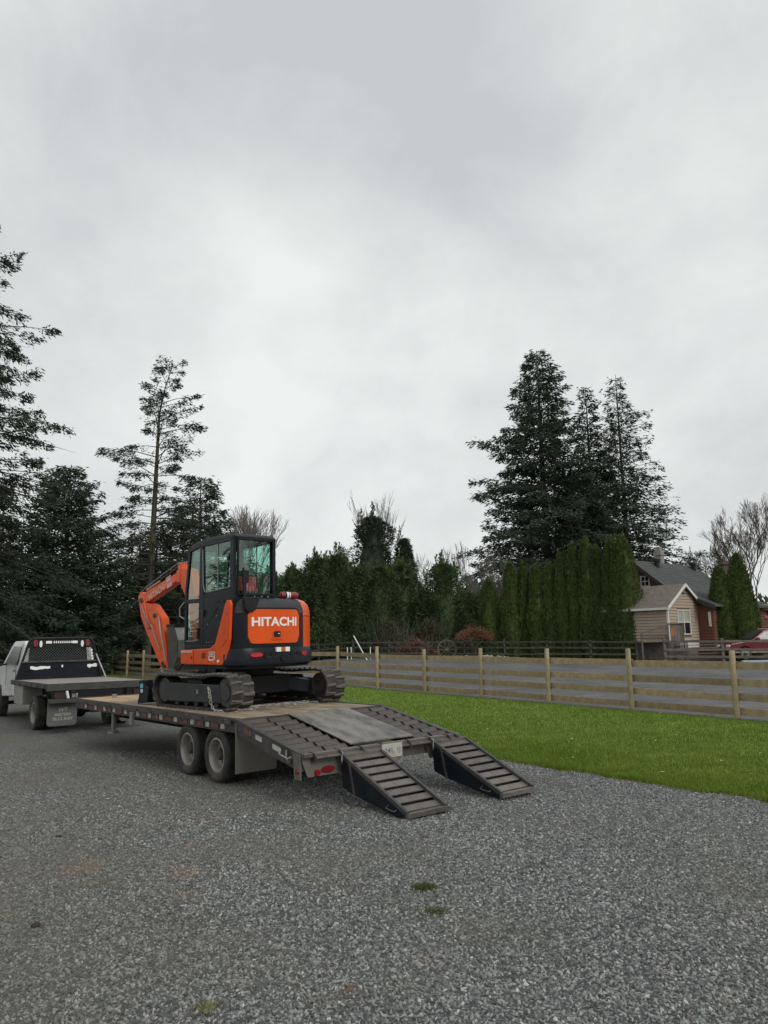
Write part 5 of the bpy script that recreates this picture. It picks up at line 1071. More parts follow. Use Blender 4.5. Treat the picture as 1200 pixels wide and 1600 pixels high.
# porch beside the cottage
PO = empty('porch', (14.3, 43.9, gz(15, 43.5)), .12, 'weathered wooden porch with lattice skirt left of the cottage window', 'porch')
def lattice(x0, x1, z0, z1, y, step, par):
    b = MB(); k = x0 - (z1 - z0)
    while k < x1:
        for s_ in (1, -1):
            a = Vector((k if s_ > 0 else k + (z1 - z0), y + .006 * s_, z0)); c = Vector((k + (z1 - z0) if s_ > 0 else k, y + .006 * s_, z1)); t0, t1 = 0., 1.
            for lim, sg in ((x0, 1), (x1, -1)):
                f0, f1 = (a.x - lim) * sg, (c.x - lim) * sg
                if f0 < 0 and f1 < 0: t0, t1 = 1, 0; break
                if f0 < 0: t0 = max(t0, f0 / (f0 - f1))
                if f1 < 0: t1 = min(t1, f0 / (f0 - f1))
            if t1 > t0 + .02: b.bar(a.lerp(c, t0), a.lerp(c, t1), .008, .035, up=(0, 1, 0))
        k += step
    return b.build('lattice', greywood, par)
r0 = random.Random(9)
lattice(.1, 1.7, 1.18, 1.5, 0, .12, PO); lattice(2.15, 4.6, .10, .36, -.9, .13, PO)
for k in range(5):
    b = MB(); b.box(1.7 + k * .17, 1.86 + k * .17, .0, .03, 1.12 + r0.uniform(-.02, .02), 2.03); o = b.build('plank', greywood, PO)
b = MB(); b.prism([(1.84, 1.35), (2.02, 1.4), (2.06, 1.7), (1.98, 1.92), (1.86, 1.86), (1.82, 1.6)], 'y', -.006, .0); b.build('orange_stain', pm('rust_orange_stain', (.35, .11, .035), .9, 0, .3, 20), PO)
b = MB(); b.box(1.66, 2.58, -.06, .08, 2.03, 2.09); b.bar((.1, 0, 1.55), (1.7, 0, 2.0), .05, .09); b.box(1.64, 1.70, -.02, .05, 0, 2.03); b.box(2.54, 2.60, -.02, .05, 0, 2.03); b.box(.04, .12, -.02, .06, 0, 1.55); b.build('hand_rail', greywood, PO)
b = MB(); b.box(.0, 2.6, .05, 1.6, 1.05, 1.12); b.build('floor_boards', greywood, PO)
for k in range(14): b = MB(); b.box(1.75 + k * .075, 1.80 + k * .075, -.02, .0, .30, 1.05); b.build('baluster', greywood, PO)
for k in range(4): b = MB(); b.box(2.0, 4.7, -.9 + k * .22, -.72 + k * .22, .38 + k * .15, .42 + k * .15); b.build('tread', greywood, PO)
# ------------------------------------------------------------------ red car
CA = empty('parked_car', (21.0, 43.6, gz(21, 43.6)), math.pi / 2, 'dark red car parked behind the old rail fence at the right edge', 'car')
carred = pm('car_red', (.13, .008, .014), .3, 0, .08, 2, coat=.3)
def carshell():
    prof = [(2.25, .45), (2.28, .72), (2.15, .90), (1.2, 1.04), (.98, 1.08), (-1.95, 1.12), (-2.25, 1.05), (-2.3, .55), (-2.2, .38)]
    arch = lambda c: [(c - .40 * math.cos(a), .34 + .40 * math.sin(a)) for a in [math.pi * i / 8 for i in range(9)]]
    return prof[:-1] + [(-2.2, .32)] + arch(-1.38) + arch(1.42) + [(2.2, .32)]
b = MB(); b.prism(carshell(), 'x', -.90, .90); cb = b.build('body', carred, CA, bevel=.05)
gh = [(1.02, 1.06), (.25, 1.58), (-.1, 1.66), (-1.5, 1.66), (-2.0, 1.5), (-2.22, 1.08)]
b = MB(); n = len(gh); cxx = lambda z: .86 - (z - 1.06) * .28
b.add([(-cxx(z), y, z) for y, z in gh] + [(cxx(z), y, z) for y, z in gh], [tuple(range(n)), tuple(range(2 * n - 1, n - 1, -1))] + [(i, (i + 1) % n, n + (i + 1) % n, n + i) for i in range(n)]); cbn = b.build('cabin', carred, CA, bevel=.03)
for s_ in (-1, 1):
    for q, nm_ in (([(.80, 1.12), (.22, 1.50), (-.22, 1.55), (-.22, 1.12)], 'side_window'), ([(-.32, 1.12), (-.32, 1.55), (-1.12, 1.56), (-1.12, 1.13)], 'side_window'), ([(-1.22, 1.14), (-1.22, 1.56), (-1.55, 1.54), (-1.9, 1.2)], 'side_window')):
        b = MB(); b.add([(s_ * (cxx(z) + .004), y, z) for y, z in q], [(0, 1, 2, 3)]); b.build(nm_, pm('car_window', (.05, .06, .065), .08, 0, .05, coat=.8), cbn)
    b = MB(); b.box(s_ * .90 if s_ > 0 else -1.05, 1.05 if s_ > 0 else -.90, .62, .78, 1.08, 1.22); b.build('door_mirror', carred, cb, bevel=.02)
    b = MB(); b.box(*sorted((s_ * .902, s_ * .907)), -1.9, 2.0, .40, .47); b.build('sill_strip', galv, cb); b = MB(); b.box(*sorted((s_ * .62, s_ * .66)), -1.7, -.1, 1.68, 1.71); b.build('roof_rail', galv, cbn)
    b = MB(); b.box(*sorted((s_ * .45, s_ * .88)), 2.2, 2.27, .68, .84); b.build('headlight', whitep, cb, bevel=.02)
b = MB(); b.add([(-.74, .92, 1.14), (.74, .92, 1.14), (.66, .28, 1.57), (-.66, .28, 1.57)], [(0, 1, 2, 3)]); b.v = [(x, y + .02, z + .02) for x, y, z in b.v]; b.build('windscreen', MATS['car_window'], cbn)
for x, o in ((-.80, -1), (.80, 1)):
    for y in (1.42, -1.38): wheel(CA, x, y, .34, .22, o, .02, rimr=.66)
# long pale boards lying by the fence in front of the car
for k, (x, y, z, l, a, m, lb) in enumerate(((20.3, 40.2, .08, 4.2, .02, pm('pale_blue_board', (.33, .42, .48), .6), 'long pale blue board lying in front of the red car'), (21.0, 39.7, .12, 3.0, .06, whitep, 'white plank lying on the blue board before the red car'))):
    b = MB(); b.box(-l / 2, l / 2, -.12, .12, 0, .10); o = b.build('long_board', m, loc=(x, y, gz(x, y) + z), bevel=.01); o.rotation_euler = (0, 0, a); tag(o, lb, 'board')
# odds and ends by the far fence
def simple(name, b, m, loc, label, cat, smooth=False, **k): return tag(b.build(name, m, loc=loc, smooth=smooth, **k), label, cat)
b = MB(); b.tube([(0, 0, 0), (-.85, .1, 1.55)], .035, 8); simple('leaning_pole', b, whitep, (-1.25, 50.0, gz(-1, 50)), 'thin white pole leaning by the dark far fence', 'pole')
for k, (px_, lb) in enumerate(((-2.55, 'left white stake of the small group at the far fence'), (-2.3, 'middle white stake of the small group at the far fence'), (-1.05, 'white stake right of the leaning pole'))):
    b = MB(); b.box(-.025, .025, -.025, .025, 0, .8); simple('white_stake', b, whitep, (px_, 51.0, gz(px_, 51)), lb, 'stake')
b = MB()
for rr in (.62, .56): b.lathe([(rr, -.03), (rr, .03), (rr - .035, .03), (rr - .035, -.03)], ax='y', n=28, closed=True)
for k in range(10): a = k * math.pi / 5; b.bar((0, 0, 0), (.58 * math.cos(a), 0, .58 * math.sin(a)), .03, .03, up=(0, 1, 0))
b.lathe([(.1, -.1), (.1, .1)], ax='y', n=12); simple('wagon_wheel', b, greywood, (3.8, 49.2, gz(3.8, 49) + .62), 'old wagon wheel standing against the far rail fence', 'wheel')
r3 = random.Random(12); b = MB()
for k in range(46):
    x, y = r3.gauss(0, .75), r3.uniform(-.4, .4); s_ = r3.uniform(.06, .16); o_n = len(b.v); b.ell((x, y, s_ * .6 + r3.uniform(0, .12)), (s_, s_ * .8, s_ * .65), 7, 5)
tag(b.build('pale_rocks', pm('pale_rock', (.34, .31, .28), .85, 0, .3, 4), loc=(5.9, 48.0, gz(6, 48))), 'heap of pale rocks at the foot of the far fence', 'rocks', kind='stuff')
# ------------------------------------------------------------------ vegetation
def norm(a): return a / np.maximum(1e-6, np.linalg.norm(a, axis=1, keepdims=True))
def kite_mesh(name, Pn, D, L, Wd, m, parent, rng, roll=None):
    D = norm(D); n = len(Pn); rv = rng.randn(n, 3) if roll is None else roll
    S = norm(np.cross(D, rv)); L = L.reshape(-1, 1); Wd = Wd.reshape(-1, 1)
    V = np.stack([Pn, Pn + D * L * .45 + S * Wd, Pn + D * L, Pn + D * L * .45 - S * Wd], 1).reshape(-1, 3)
    return npmesh(name, V, np.arange(4 * n).reshape(-1, 4), m, parent)
TREE_PARTS = 'crown'
def conifer(name, label, x, y, H, R, seed, mat, group=None, z0=.08, nlev=44, nbr=8, dens=5, k=4, leaf=.42, wid=.075, p=.85, e0=.15, droop=.55, bare=.12, rt=.28, clump=.0, gap=0., lean=(0, 0), topbend=0., asym=None, rscale=None, hang=.5):
    rng = np.random.RandomState(seed); z_ = gz(x, y); root = empty(name, (x, y, z_), 0, label, 'tree', group)
    def spine(t): return np.array([lean[0] * t + topbend * max(0, t - .82) ** 1.5 * 12, lean[1] * t, H * t])
    tb = MB(); ts = [i / 12 for i in range(13)]; tb.tube([tuple(spine(t) - np.array([0, 0, .2 if t == 0 else 0])) for t in ts], [max(.02, rt * (1 - t) ** .8) for t in ts], 8); tb.build('trunk', bark, root, smooth=True)
    PP, DD, LL, WW = [], [], [], []; br = MB()
    for i in range(nlev):
        t = z0 + (1 - z0) * (i + rng.rand() * .6) / nlev
        if t > .99: continue
        u = (t - z0) / (1 - z0)
        prof = (1 - u) ** p * (min(1, .55 + u * 3.5))
        if rscale: prof = rscale(u)
        nb = max(3, int(nbr * (.45 + .55 * (1 - u)))); a0 = rng.rand() * 6.28
        for j in range(nb):
            if rng.rand() < gap: continue
            az = a0 + 6.283 * j / nb + rng.randn() * .25; L = R * prof * (.62 + .5 * rng.rand()) + .25
            if asym: L *= asym(az, u)
            out = np.array([math.cos(az), math.sin(az), 0.]); lat = np.array([-out[1], out[0], 0.]); base = spine(t)
            e = e0 + .5 * u - .12 * (1 - u) + rng.randn() * .1
            crv = lambda s: base + np.outer(s, out * L) + np.outer(L * (e * s - droop * s ** 2 * (1 - .35 * s)), [0, 0, 1])
            q = crv(np.array([0, .35, .7, 1.])); br.tube([tuple(v) for v in q], [.012 + .010 * L, .010 + .007 * L, .008 + .003 * L, .004], 3, caps=False)
            m = max(3, int(L * dens)); s = bare + (1 - bare) * rng.rand(m) ** .8
            if clump > 0:
                c = rng.rand(max(1, int(2 + L))) * (1 - bare) + bare; s = np.clip(c[rng.randint(len(c), size=m)] + rng.randn(m) * (.05 if clump == 1 else .13), bare, 1)
            wb = .30 * L * (1.05 - s) ** .6 * (s > 0) + .06; off = (rng.rand(m) * 2 - 1) * wb
            if clump == 1: off *= .6
            pos = crv(s) + off[:, None] * lat - np.abs(off)[:, None] * np.array([0, 0, .25 + .2 * rng.rand()]) + rng.randn(m, 3) * .05
            for _ in range(k):
                d = out * (.75) + lat * (np.sign(off) * (.35 + .5 * rng.rand(m)))[:, None] + rng.randn(m, 3) * .26 - np.array([0, 0, 1]) * (hang * rng.rand(m))[:, None]
                PP.append(pos + rng.randn(m, 3) * (leaf * .35)); DD.append(d); LL.append(leaf * (.6 + .7 * rng.rand(m))); WW.append(wid * (.7 + .6 * rng.rand(m)))
    PP = np.concatenate(PP); c = kite_mesh('crown', PP, np.concatenate(DD), np.concatenate(LL), np.concatenate(WW), mat, root, rng)
    br.build('branches', bark, root); return root, len(PP)
NT = 0
def C(*a, **k):
    global NT
    r, n = conifer(*a, **k); NT += n; return r
# the three tall firs behind the house
G3 = 'tall firs behind the house'
nz = lambda az, u, f=9, sd=0: noise.noise(Vector((math.cos(az) * 1.3 + sd, math.sin(az) * 1.3, u * f)))
C('fir_tree', 'tallest and broadest dark fir, leftmost of the three behind the hedge', 15.9, 75, 30.0, 9.4, 1, fir_dark, G3, nlev=64, nbr=10, dens=7.0, k=7, leaf=.42, wid=.058, p=.72, rt=.5, e0=.12, droop=.42, gap=.06,
  asym=lambda az, u: (1 + .5 * max(0, -math.cos(az)) ** 3 * (abs(u - .50) < .022 or abs(u - .62) < .022)) * (.95 + .55 * nz(az, u)))
C('fir_tree', 'narrow middle fir with pointed top, between the broad fir and the airy one', 21.2, 77, 26.8, 6.6, 2, fir_dark, G3, nlev=56, nbr=9, dens=6.0, k=5, leaf=.42, wid=.058, p=.85, rt=.35, e0=.1, gap=.10, asym=lambda az, u: .95 + .5 * nz(az, u, 9, 5))
C('fir_tree', 'airy right hand fir with sky showing through its crown', 23.8, 75, 27.4, 9.6, 3, fir_dark, G3, nlev=54, nbr=9, dens=5.5, k=5, leaf=.38, wid=.052, p=.88, rt=.35, e0=.06, droop=.36, gap=.04, clump=.5, asym=lambda az, u: (.9 + .5 * nz(az, u, 8, 9)) * (1 + .18 * max(0, math.cos(az)) * (u < .15)))
C('fir_tree', 'lower fir filling the space behind the cedar hedge and middle fir', 19.4, 73, 16.5, 5.2, 4, fir_dark, G3, nlev=36, nbr=9, dens=5, k=4, leaf=.45, wid=.07)
# left side
GL = 'dark conifers of the wood at left'
C('fir_tree', 'tall fir cut by the left edge with long drooping branches', -22.6, 40, 25.8, 6.2, 11, fir_near, nlev=64, nbr=9, dens=10, k=6, leaf=.25, wid=.034, p=.55, rt=.4, e0=.02, droop=.42, gap=.12, clump=1, bare=.2, rscale=lambda u: min(1.0, 1.08 * (1 - u) ** .55), hang=1.0, asym=lambda az, u: .92 + .7 * nz(az, u, 12, 3))
C('fir_tree', 'sparse fir with bare inner branches and a bent broken top', -16.0, 52, 21.4, 4.9, 12, fir_near, z0=.14, nlev=38, nbr=6, dens=13, k=6, leaf=.24, wid=.032, p=.5, rt=.32, e0=.16, droop=.38, gap=.12, clump=.5, bare=.42, lean=(.45, 0), topbend=.85, rscale=lambda u: (1.2 - .85 * u), hang=.35, asym=lambda az, u: .85 + .9 * nz(az, u, 7, 2))
C('spruce_tree', 'broad dense dark green spruce left of the sparse fir', -20.4, 49, 13.2, 4.6, 13, fir_green, GL, z0=.02, nlev=56, nbr=11, dens=7.5, k=6, leaf=.34, wid=.042, p=.55, rt=.3, e0=.25, droop=.3, hang=.3, asym=lambda az, u: .95 + .4 * nz(az, u, 7, 4))
C('spruce_tree', 'brownish dark conifer standing in front at the far left edge', -25.5, 50, 11.5, 4.2, 14, fir_near, GL, z0=.02, nlev=40, nbr=9, dens=6.4, k=5, leaf=.36, wid=.045, p=.6)
C('fir_tree', 'dark flat branched fir with rounded top just left of the bare tree', -14.3, 59, 14.4, 4.7, 15, fir_near, GL, z0=.05, nlev=44, nbr=9, dens=7.5, k=6, leaf=.34, wid=.045, p=.42, e0=-.02, droop=.3, rt=.3, gap=.04, asym=lambda az, u: .95 + .4 * nz(az, u, 7, 8))
C('fir_tree', 'low dark fir right behind the sparse trunk', -17.0, 57, 10.5, 3.6, 16, fir_near, GL, z0=.02, nlev=34, nbr=8, dens=5.4, k=5, leaf=.40, wid=.05, p=.6)
C('fir_tree', 'low dark fir between the spruce and the sparse trunk', -19.2, 60, 11.0, 3.6, 17, fir_near, GL, z0=.02, nlev=34, nbr=8, dens=5.4, k=5, leaf=.40, wid=.05, p=.6)
C('fir_tree', 'dark fir behind the excavator cab', -11.3, 62, 8.6, 3.4, 18, fir_near, GL, z0=.02, nlev=34, nbr=8, dens=5.0, k=4, leaf=.42, wid=.055, p=.6)
C('fir_tree', 'dark fir farthest back behind the pickup truck', -28.5, 60, 12.0, 4.6, 19, fir_near, GL, z0=.02, nlev=34, nbr=8, dens=4.6, k=4, leaf=.48, wid=.06, p=.6)
# conifers beside the drive, seen only as reflections in the cab glass
C('fir_tree', 'fir beside the drive outside the frame, mirrored in the cab side window', -33, 19, 6.8, 3.4, 21, fir_near, nlev=30, nbr=8, dens=4.0, k=4, leaf=.42, wid=.06)

def cedar(name, label, x, y, h, r, seed, mat, group=None, n=5000, leaf=.2, wid=.035, pw=2.4, out=.35, taper=.12, core=.78, cat='tree', feather=0., tips=1, lumps=.16, round_base=True):
    rng = np.random.RandomState(seed); z_ = gz(x, y); root = empty(name, (x, y, z_), 0, label, cat, group)
    t = rng.rand(n) ** .95; az = rng.rand(n) * 6.283
    prof = lambda t: r * np.clip(1 - t ** pw, 0.0, 1) ** .62 * (1 - taper * (1 - np.minimum(1, t * 4)))
    lump = np.array([noise.noise(Vector((math.cos(a) * 1.4 + seed, math.sin(a) * 1.4, q * h * .7))) for a, q in zip(az, t)])
    rr = prof(t) * (.86 + lumps * 1.6 * lump + .10 * rng.rand(n)) + feather * rng.rand(n) ** 3 + .02
    P = np.stack([rr * np.cos(az), rr * np.sin(az), t * h * (1 + .02 * rng.randn(n) * 0)], 1)
    D = np.stack([np.cos(az) * out, np.sin(az) * out, np.ones(n)], 1) + rng.randn(n, 3) * .28
    if feather: D = np.stack([np.cos(az), np.sin(az), .1 + .9 * rng.rand(n)], 1) + rng.randn(n, 3) * .45
    kite_mesh('crown', P, D, leaf * (.55 + .8 * rng.rand(n)), wid * (.7 + .6 * rng.rand(n)), mat, root, rng)
    if tips:
        T = []; DT = []
        for q in range(int(tips)):
            a = rng.rand() * 6.28; ro = rng.rand() * r * (.35 if not feather else .62); b0 = np.array([math.cos(a) * ro, math.sin(a) * ro, h * (.93 + .04 * rng.rand()) * (1 if not feather else 1 - .32 * (ro / r) ** 1.3)]); hh = h * (.07 if not feather else .13) * (.6 + rng.rand())
            m = 60; s = rng.rand(m); T.append(b0 + s[:, None] * np.array([0, 0, hh]) + rng.randn(m, 3) * ((.10 if not feather else .17) * (1 - s) + .02)[:, None]); DT.append(np.array([0, 0, 1.2]) + rng.randn(m, 3) * .45)
        T = np.concatenate(T); kite_mesh('leader_sprays', T, np.concatenate(DT), np.full(len(T), leaf * .9), np.full(len(T), wid), mat, root, rng)
    c = MB(); ts = [0, .1, .3, .5, .7, .85, .95, .99]; c.lathe([(max(.02, float(prof(np.array([q]))[0]) * core), q * h) for q in ts], ax='z', n=12); c.build('light_block_core', mat, root, smooth=True)  # solid core added inside the crown to block light
    tb = MB(); tb.tube([(0, 0, -.2), (0, 0, h * .5)], [.09 + r * .05, .05], 6); tb.build('trunk', bark, root)
    return root
# clipped columns of the hedge before the house: (px-ish order) x, y, height, radius
hed = [(6.75, 50.5, 4.9, .62, 'small lone cedar column at the left end of the hedge'), (8.1, 50.0, 5.9, .62, 'first tall hedge column right of the lone small one, by the white light'),
       (8.95, 50.2, 5.9, .6, 'second of the tall hedge columns from the left'), (9.75, 49.6, 5.6, .62, 'lower third hedge column from the left'), (10.5, 49.4, 5.7, .66, 'fourth hedge column, near the middle of the row'),
       (11.25, 49.0, 6.4, .66, 'fifth hedge column, where the hedge begins to rise'), (11.9, 48.6, 7.0, .62, 'sixth hedge column, slender and tall'), (12.6, 48.0, 7.35, .62, 'seventh hedge column, twin pointed top'),
       (13.15, 47.6, 6.6, .55, 'eighth hedge column, shorter dip between two tall ones'), (13.75, 47.0, 6.9, .62, 'ninth hedge column, next to the broad last one'), (14.45, 46.4, 7.1, .78, 'broad last hedge column beside the cottage'),
       (14.0, 46.6, 7.0, .6, 'flat topped hedge column pressed against the broad last one')]
for i, (x, y, h, r, lb) in enumerate(hed): cedar('cedar_column', lb, x, y, h, r, 100 + i, emerald_m, 'cedar columns of the hedge', n=int(900 * h), leaf=.20, wid=.032, pw=3.2, core=.76, tips=4, lumps=.34)
cedar('cedar_column', 'left and shorter of the cedar pair behind the car bonnet', 20.05, 46.3, 5.2, .85, 130, emerald_m, 'cedar pair by the red car', n=5500, pw=2.6, tips=2)
cedar('cedar_column', 'right and taller of the cedar pair behind the car bonnet', 21.15, 46.3, 5.9, 1.12, 131, emerald_m, 'cedar pair by the red car', n=7500, pw=1.8, tips=2)
# loose cedars behind the arena
loose = [(-8.6, 57, 7.6, 1.9, 'loose cedar close beside the excavator cab'), (-6.9, 58, 7.8, 1.8, 'feathery cedar with a pointed tip right of the excavator cab'), (-5.2, 58.5, 8.7, 1.9, 'tall feathery cedar above the extinguisher'),
         (-3.6, 57, 8.6, 2.0, 'full green cedar left of the ivy clad tree'), (-2.0, 56.5, 7.3, 2.0, 'dense cedar directly left of the ivy tree foot'), (-.5, 56, 7.4, 2.0, 'rounded light green cedar before the ivy clad tree'),
         (1.1, 57, 7.6, 2.0, 'rounded cedar right below the dark cypress'), (2.6, 57, 5.3, 1.6, 'low cedar between the cypress and the bare tree'), (4.3, 57, 7.6, 2.1, 'pyramid shaped cedar under the thin bare tree'),
         (6.0, 57.5, 5.0, 1.9, 'low cedar right of the pyramid cedar'), (7.6, 58, 4.6, 1.8, 'low dark cedar next to the hedge'), (9.6, 60, 4.9, 2.1, 'dark cedar mostly behind the hedge')]
for i, (x, y, h, r, lb) in enumerate(loose): cedar('cedar_tree', lb, x, y, h * .86, r, 200 + i, cedar_m, 'loose cedars behind the arena', n=11000, leaf=.27, wid=.036, pw=1.25, out=1, feather=.6, core=.66, tips=14, lumps=.6)
cedar('ivy_tree', 'tall ivy clad tree with bare twigs at its top', -1.1, 68, 11.9, 3.3, 230, fir_near, n=14000, leaf=.32, wid=.045, pw=1.2, feather=.5, core=.62, tips=9, lumps=.8)
cedar('cypress_tree', 'dark narrow cypress leaning against the ivy clad tree', 1.7, 67, 9.8, 1.6, 231, fir_near, n=8000, leaf=.30, wid=.042, pw=1.6, feather=.25, core=.75, tips=2, lumps=.3)

def bare(name, label, x, y, H, seed, spread=.5, rt=.16, depth=6, group=None, m=barebark, trunks=1, first=.28, up=.25, minr=.012):
    rng = random.Random(seed); z_ = gz(x, y); root = empty(name, (x, y, z_), 0, label, 'tree' if H > 3 else 'shrub', group); tr = MB(); tw = MB()
    def grow(p, d, L, r, dp):
        q = p + d * L; mid = p + d * L * .5 + Vector((rng.gauss(0, 1), rng.gauss(0, 1), rng.gauss(0, .5))) * L * .06
        (tr if dp == depth else tw).tube([p, mid, q], [r, r * .85, r * .68], 5 if dp > depth - 2 else 3, caps=False)
        if dp == 0: return
        nb = rng.choice((2, 3, 3)) if dp > 1 else 3
        for i in range(nb):
            a = Vector((rng.gauss(0, 1), rng.gauss(0, 1), rng.gauss(0, .6))).normalized(); nd = (d + a * spread * rng.uniform(.7, 1.3) + Vector((0, 0, up))).normalized()
            s0 = q if i == 0 else p.lerp(q, rng.uniform(.45, 1)); grow(s0, nd, L * rng.uniform(.66, .86), max(minr, r * rng.uniform(.5, .68)), dp - 1)
    for k in range(trunks):
        a = rng.random() * 6.28; d = Vector((math.cos(a) * .12 * trunks, math.sin(a) * .12 * trunks, 1)).normalized(); grow(Vector((math.cos(a) * .1 * (trunks - 1), math.sin(a) * .1 * (trunks - 1), -.1)), d, H * first, rt, depth)
    tr.build('trunk', m, root); tw.build('branches', m, root); return root
greyb = pm('pale_twigs', (.20, .18, .165), .95, 0, .2)
bare('bare_tree', 'bare round headed tree just left of the excavator cab roof', -12.9, 76, 12.6, 5, .30, .16, 7, m=greyb, first=.33, minr=.016, up=.18)
bare('bare_tree', 'bare twigs rising from the top of the ivy clad tree', -1.2, 70, 12.4, 6, .30, .16, 6, m=greyb, first=.33, minr=.014, up=.3)
bare('bare_tree', 'thin open bare tree left of the tall firs, over the pyramid cedar', 4.2, 76, 10.8, 8, .38, .14, 6, m=greyb, first=.30, up=.3, minr=.016)
bare('bare_tree', 'pale vase shaped bare tree at the foot of the tall firs', 8.8, 68, 8.6, 9, .34, .08, 6, m=greyb, trunks=3, first=.30, up=.4, minr=.012)
bare('bare_tree', 'brown twiggy bare tree partly behind the left hedge columns', 10.6, 60, 7.0, 10, .34, .08, 6, m=barebark, trunks=3, first=.30, up=.4, minr=.010)
bare('bare_tree', 'big spreading bare tree at the right edge above the carport', 35.2, 64, 18.5, 23, .50, .34, 9, m=barebark, first=.22, up=.16, minr=.011)
bare('bare_tree', 'slender mossy trunk bare tree right of the cedar pair', 32.4, 68, 12.5, 16, .40, .2, 8, m=barebark, first=.30, up=.2, minr=.013)
bare('bare_tree', 'hazy pale bare tree lowest behind the carport', 35.0, 80, 12.0, 17, .5, .2, 7, m=greyb, first=.28, minr=.018)
bare('bare_tree', 'bare tree right of the drive outside the frame, mirrored in the cab rear window', 24, 6.5, 9.0, 18, .5, .16, 6, m=greyb, first=.28, minr=.012)
# undergrowth and shrubs
def brush(name, label, x, y, w, dpt, h, n, m, seed, kind=None, cat=None, leaf=.22, wid=.03, stems=40, sm_=barebark):
    rng = np.random.RandomState(seed); z_ = gz(x, y); P = np.stack([rng.randn(n) * w * .4, rng.randn(n) * dpt * .4, np.abs(rng.rand(n)) ** .8 * h], 1); P[:, 2] *= np.clip(1.1 - np.abs(P[:, 0]) / w, .15, 1)
    D = np.stack([rng.randn(n), rng.randn(n), .6 + .5 * rng.rand(n)], 1); b = MB()
    for k in range(stems):
        a, c = rng.randn() * w * .35, rng.randn() * dpt * .35; b.tube([(a * .5, c * .5, 0), (a, c, h * .5), (a * 1.3 + rng.randn() * .2, c * 1.3, h * (.7 + .5 * rng.rand()))], [.02, .014, .006], 3, caps=False)
    if kind:
        o = kite_mesh(name, P, D, leaf * (.5 + rng.rand(n)), np.full(n, wid), m, None, rng); o.location = (x, y, z_); tag(o, label, cat, kind=kind)
        s_ = b.build('stems', sm_, o)
    else:
        r = empty(name, (x, y, z_), 0, label, cat); o = kite_mesh('foliage', P, D, leaf * (.5 + rng.rand(n)), np.full(n, wid), m, r, rng); b.build('stems', sm_, r)
brush('shrub', 'brown leafless shrub at the far fence below the ivy clad tree', 0.2, 54, 2.0, 1.2, 2.4, 1800, olive_m, 31, cat='shrub', stems=120)
brush('shrub', 'yellowish green shrub right of the brown one', 2.9, 53.5, 1.9, 1.0, 2.5, 3200, olive_m, 32, cat='shrub')
brush('shrub', 'reddish brown low brush against the dark fence rails', 2.0, 52.5, 1.8, .8, 1.2, 1600, redleaf, 33, cat='shrub', stems=80)
brush('shrub', 'dark bushy shrub left of the leaning white pole', -4.5, 55.5, 2.6, 1.2, 2.6, 6000, cedar_m, 34, cat='shrub')
brush('shrub', 'small bush with pale twigs beside the wagon wheel', 4.8, 50.5, 1.2, .8, 1.1, 900, olive_m, 35, cat='shrub', stems=60)
# small red maple
mp_ = empty('red_maple', (5.55, 49.2, gz(5.5, 49)), 0, 'small umbrella shaped red twigged maple by the rock heap', 'tree'); rng = np.random.RandomState(40); b = MB(); n = 1500
for k in range(9):
    a = rng.rand() * 6.28; r_ = .3 + rng.rand() * .7; b.tube([(0, 0, 0), (.2 * math.cos(a) * r_, .2 * math.sin(a) * r_, .8), (r_ * math.cos(a), r_ * math.sin(a), 1.5), (1.2 * r_ * math.cos(a), 1.2 * r_ * math.sin(a), 1.65)], [.035, .025, .015, .006], 4, caps=False)
b.build('trunk', bark, mp_); a = rng.rand(n) * 6.28; r_ = np.sqrt(rng.rand(n)) * 1.15
kite_mesh('crown', np.stack([r_ * np.cos(a), r_ * np.sin(a), 1.85 - .45 * r_ ** 2 + rng.randn(n) * .12], 1), np.stack([np.cos(a), np.sin(a), rng.randn(n) * .5], 1), np.full(n, .16), np.full(n, .02), redleaf, mp_, rng)
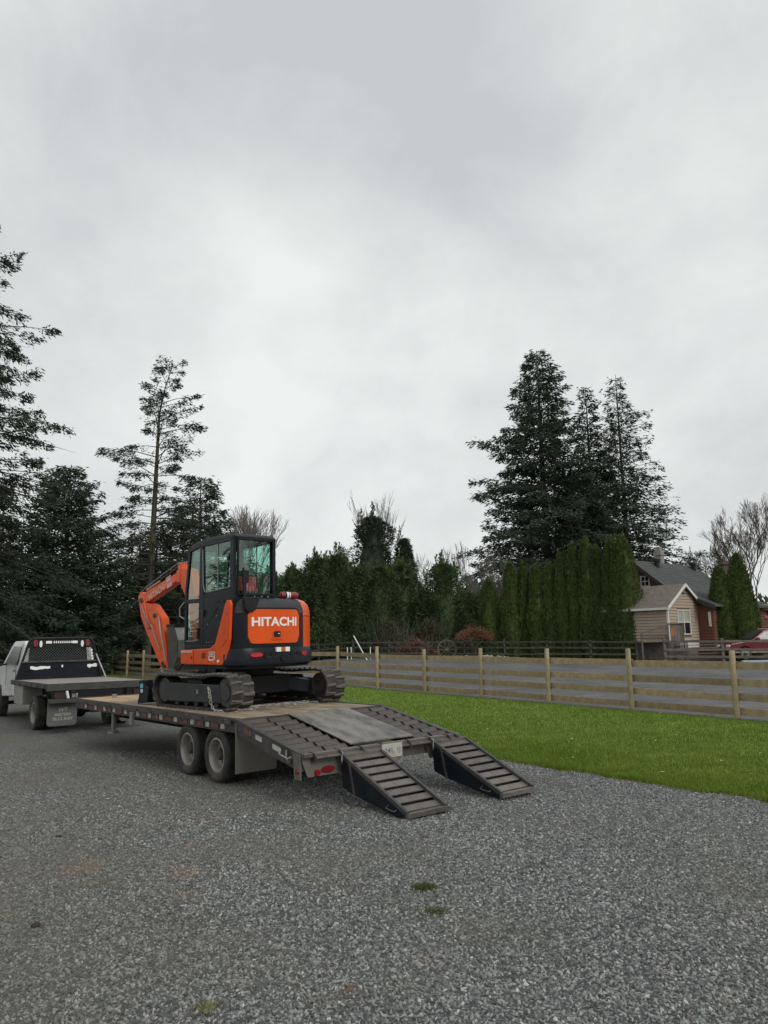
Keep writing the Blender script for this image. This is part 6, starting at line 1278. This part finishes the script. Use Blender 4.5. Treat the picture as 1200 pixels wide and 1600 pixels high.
# dark undergrowth that closes the wood at the left, and the far tree line
rng = np.random.RandomState(50); n = 26000; xx = rng.uniform(-62, -8, n); yy = rng.uniform(56, 66, n) - np.clip((-22 - xx) * .35, 0, 9); hz = rng.rand(n) ** 1.2 * 5.2 * (.75 + .35 * np.sin(xx * .9) * np.sin(xx * .31))
kite_o = kite_mesh('undergrowth', np.stack([xx, yy, hz + .2], 1), np.stack([rng.randn(n), rng.randn(n), .5 + rng.rand(n)], 1), .5 + .3 * rng.rand(n), np.full(n, .10), fir_near, None, rng); tag(kite_o, kind='stuff')
b = MB()
for k in range(90):
    x, y = rng.uniform(-45, -10), rng.uniform(53, 58); h = rng.uniform(2, 5); b.tube([(x, y, 0), (x + rng.randn() * .4, y, h * .5), (x + rng.randn() * 1.2, y + rng.randn() * .5, h)], [.035, .025, .01], 3, caps=False)
tag(b.build('undergrowth_stems', greyb), kind='stuff')
n = 60000; xx = rng.uniform(-150, 170, n); yy = rng.uniform(112, 135, n); hh = 5.5 + 2.6 * np.sin(xx * .11) * np.sin(xx * .037 + 1) + 1.5 * np.sin(xx * .53); hz = rng.rand(n) * np.maximum(2.5, hh)
o = kite_mesh('treeline', np.stack([xx, yy, hz + .8], 1), np.stack([rng.randn(n), rng.randn(n), 1 + rng.rand(n)], 1), 1.1 + .5 * rng.rand(n), np.full(n, .30), fir_dark, None, rng); tag(o, kind='stuff')
# overhead wires with their poles beyond the wood
def pole(x, y, label):
    r = empty('utility_pole', (x, y, 0), 0, label, 'utility pole'); b = MB(); b.tube([(0, 0, 0), (0, 0, 11.6)], [.16, .11], 8); b.build('shaft', bark, r); b = MB(); b.box(-1.1, 1.1, -.05, .05, 10.9, 11.05); b.build('crossarm', bark, r); return r
pole(-31, 88, 'wooden utility pole hidden in the wood at far left'); pole(24, 96, 'wooden utility pole behind the tall firs')
for k in range(3):
    P = [(-31 + (k - 1) * .9 + 55 * s, 88 + 8 * s, 11.1 - 1.5 * math.sin(math.pi * s) + .0 * k + (k - 1) * .25) for s in [i / 14 for i in range(15)]]
    b = MB(); b.tube(P, .014, 4); tag(b.build('overhead_wire', black), ('lowest', 'middle', 'highest')[k] + ' of the three faint wires crossing the sky above the cedars', 'wire', 'overhead wires')
print('kites', NT, 'meshes', len(bpy.data.meshes), 'objects', len(bpy.data.objects))
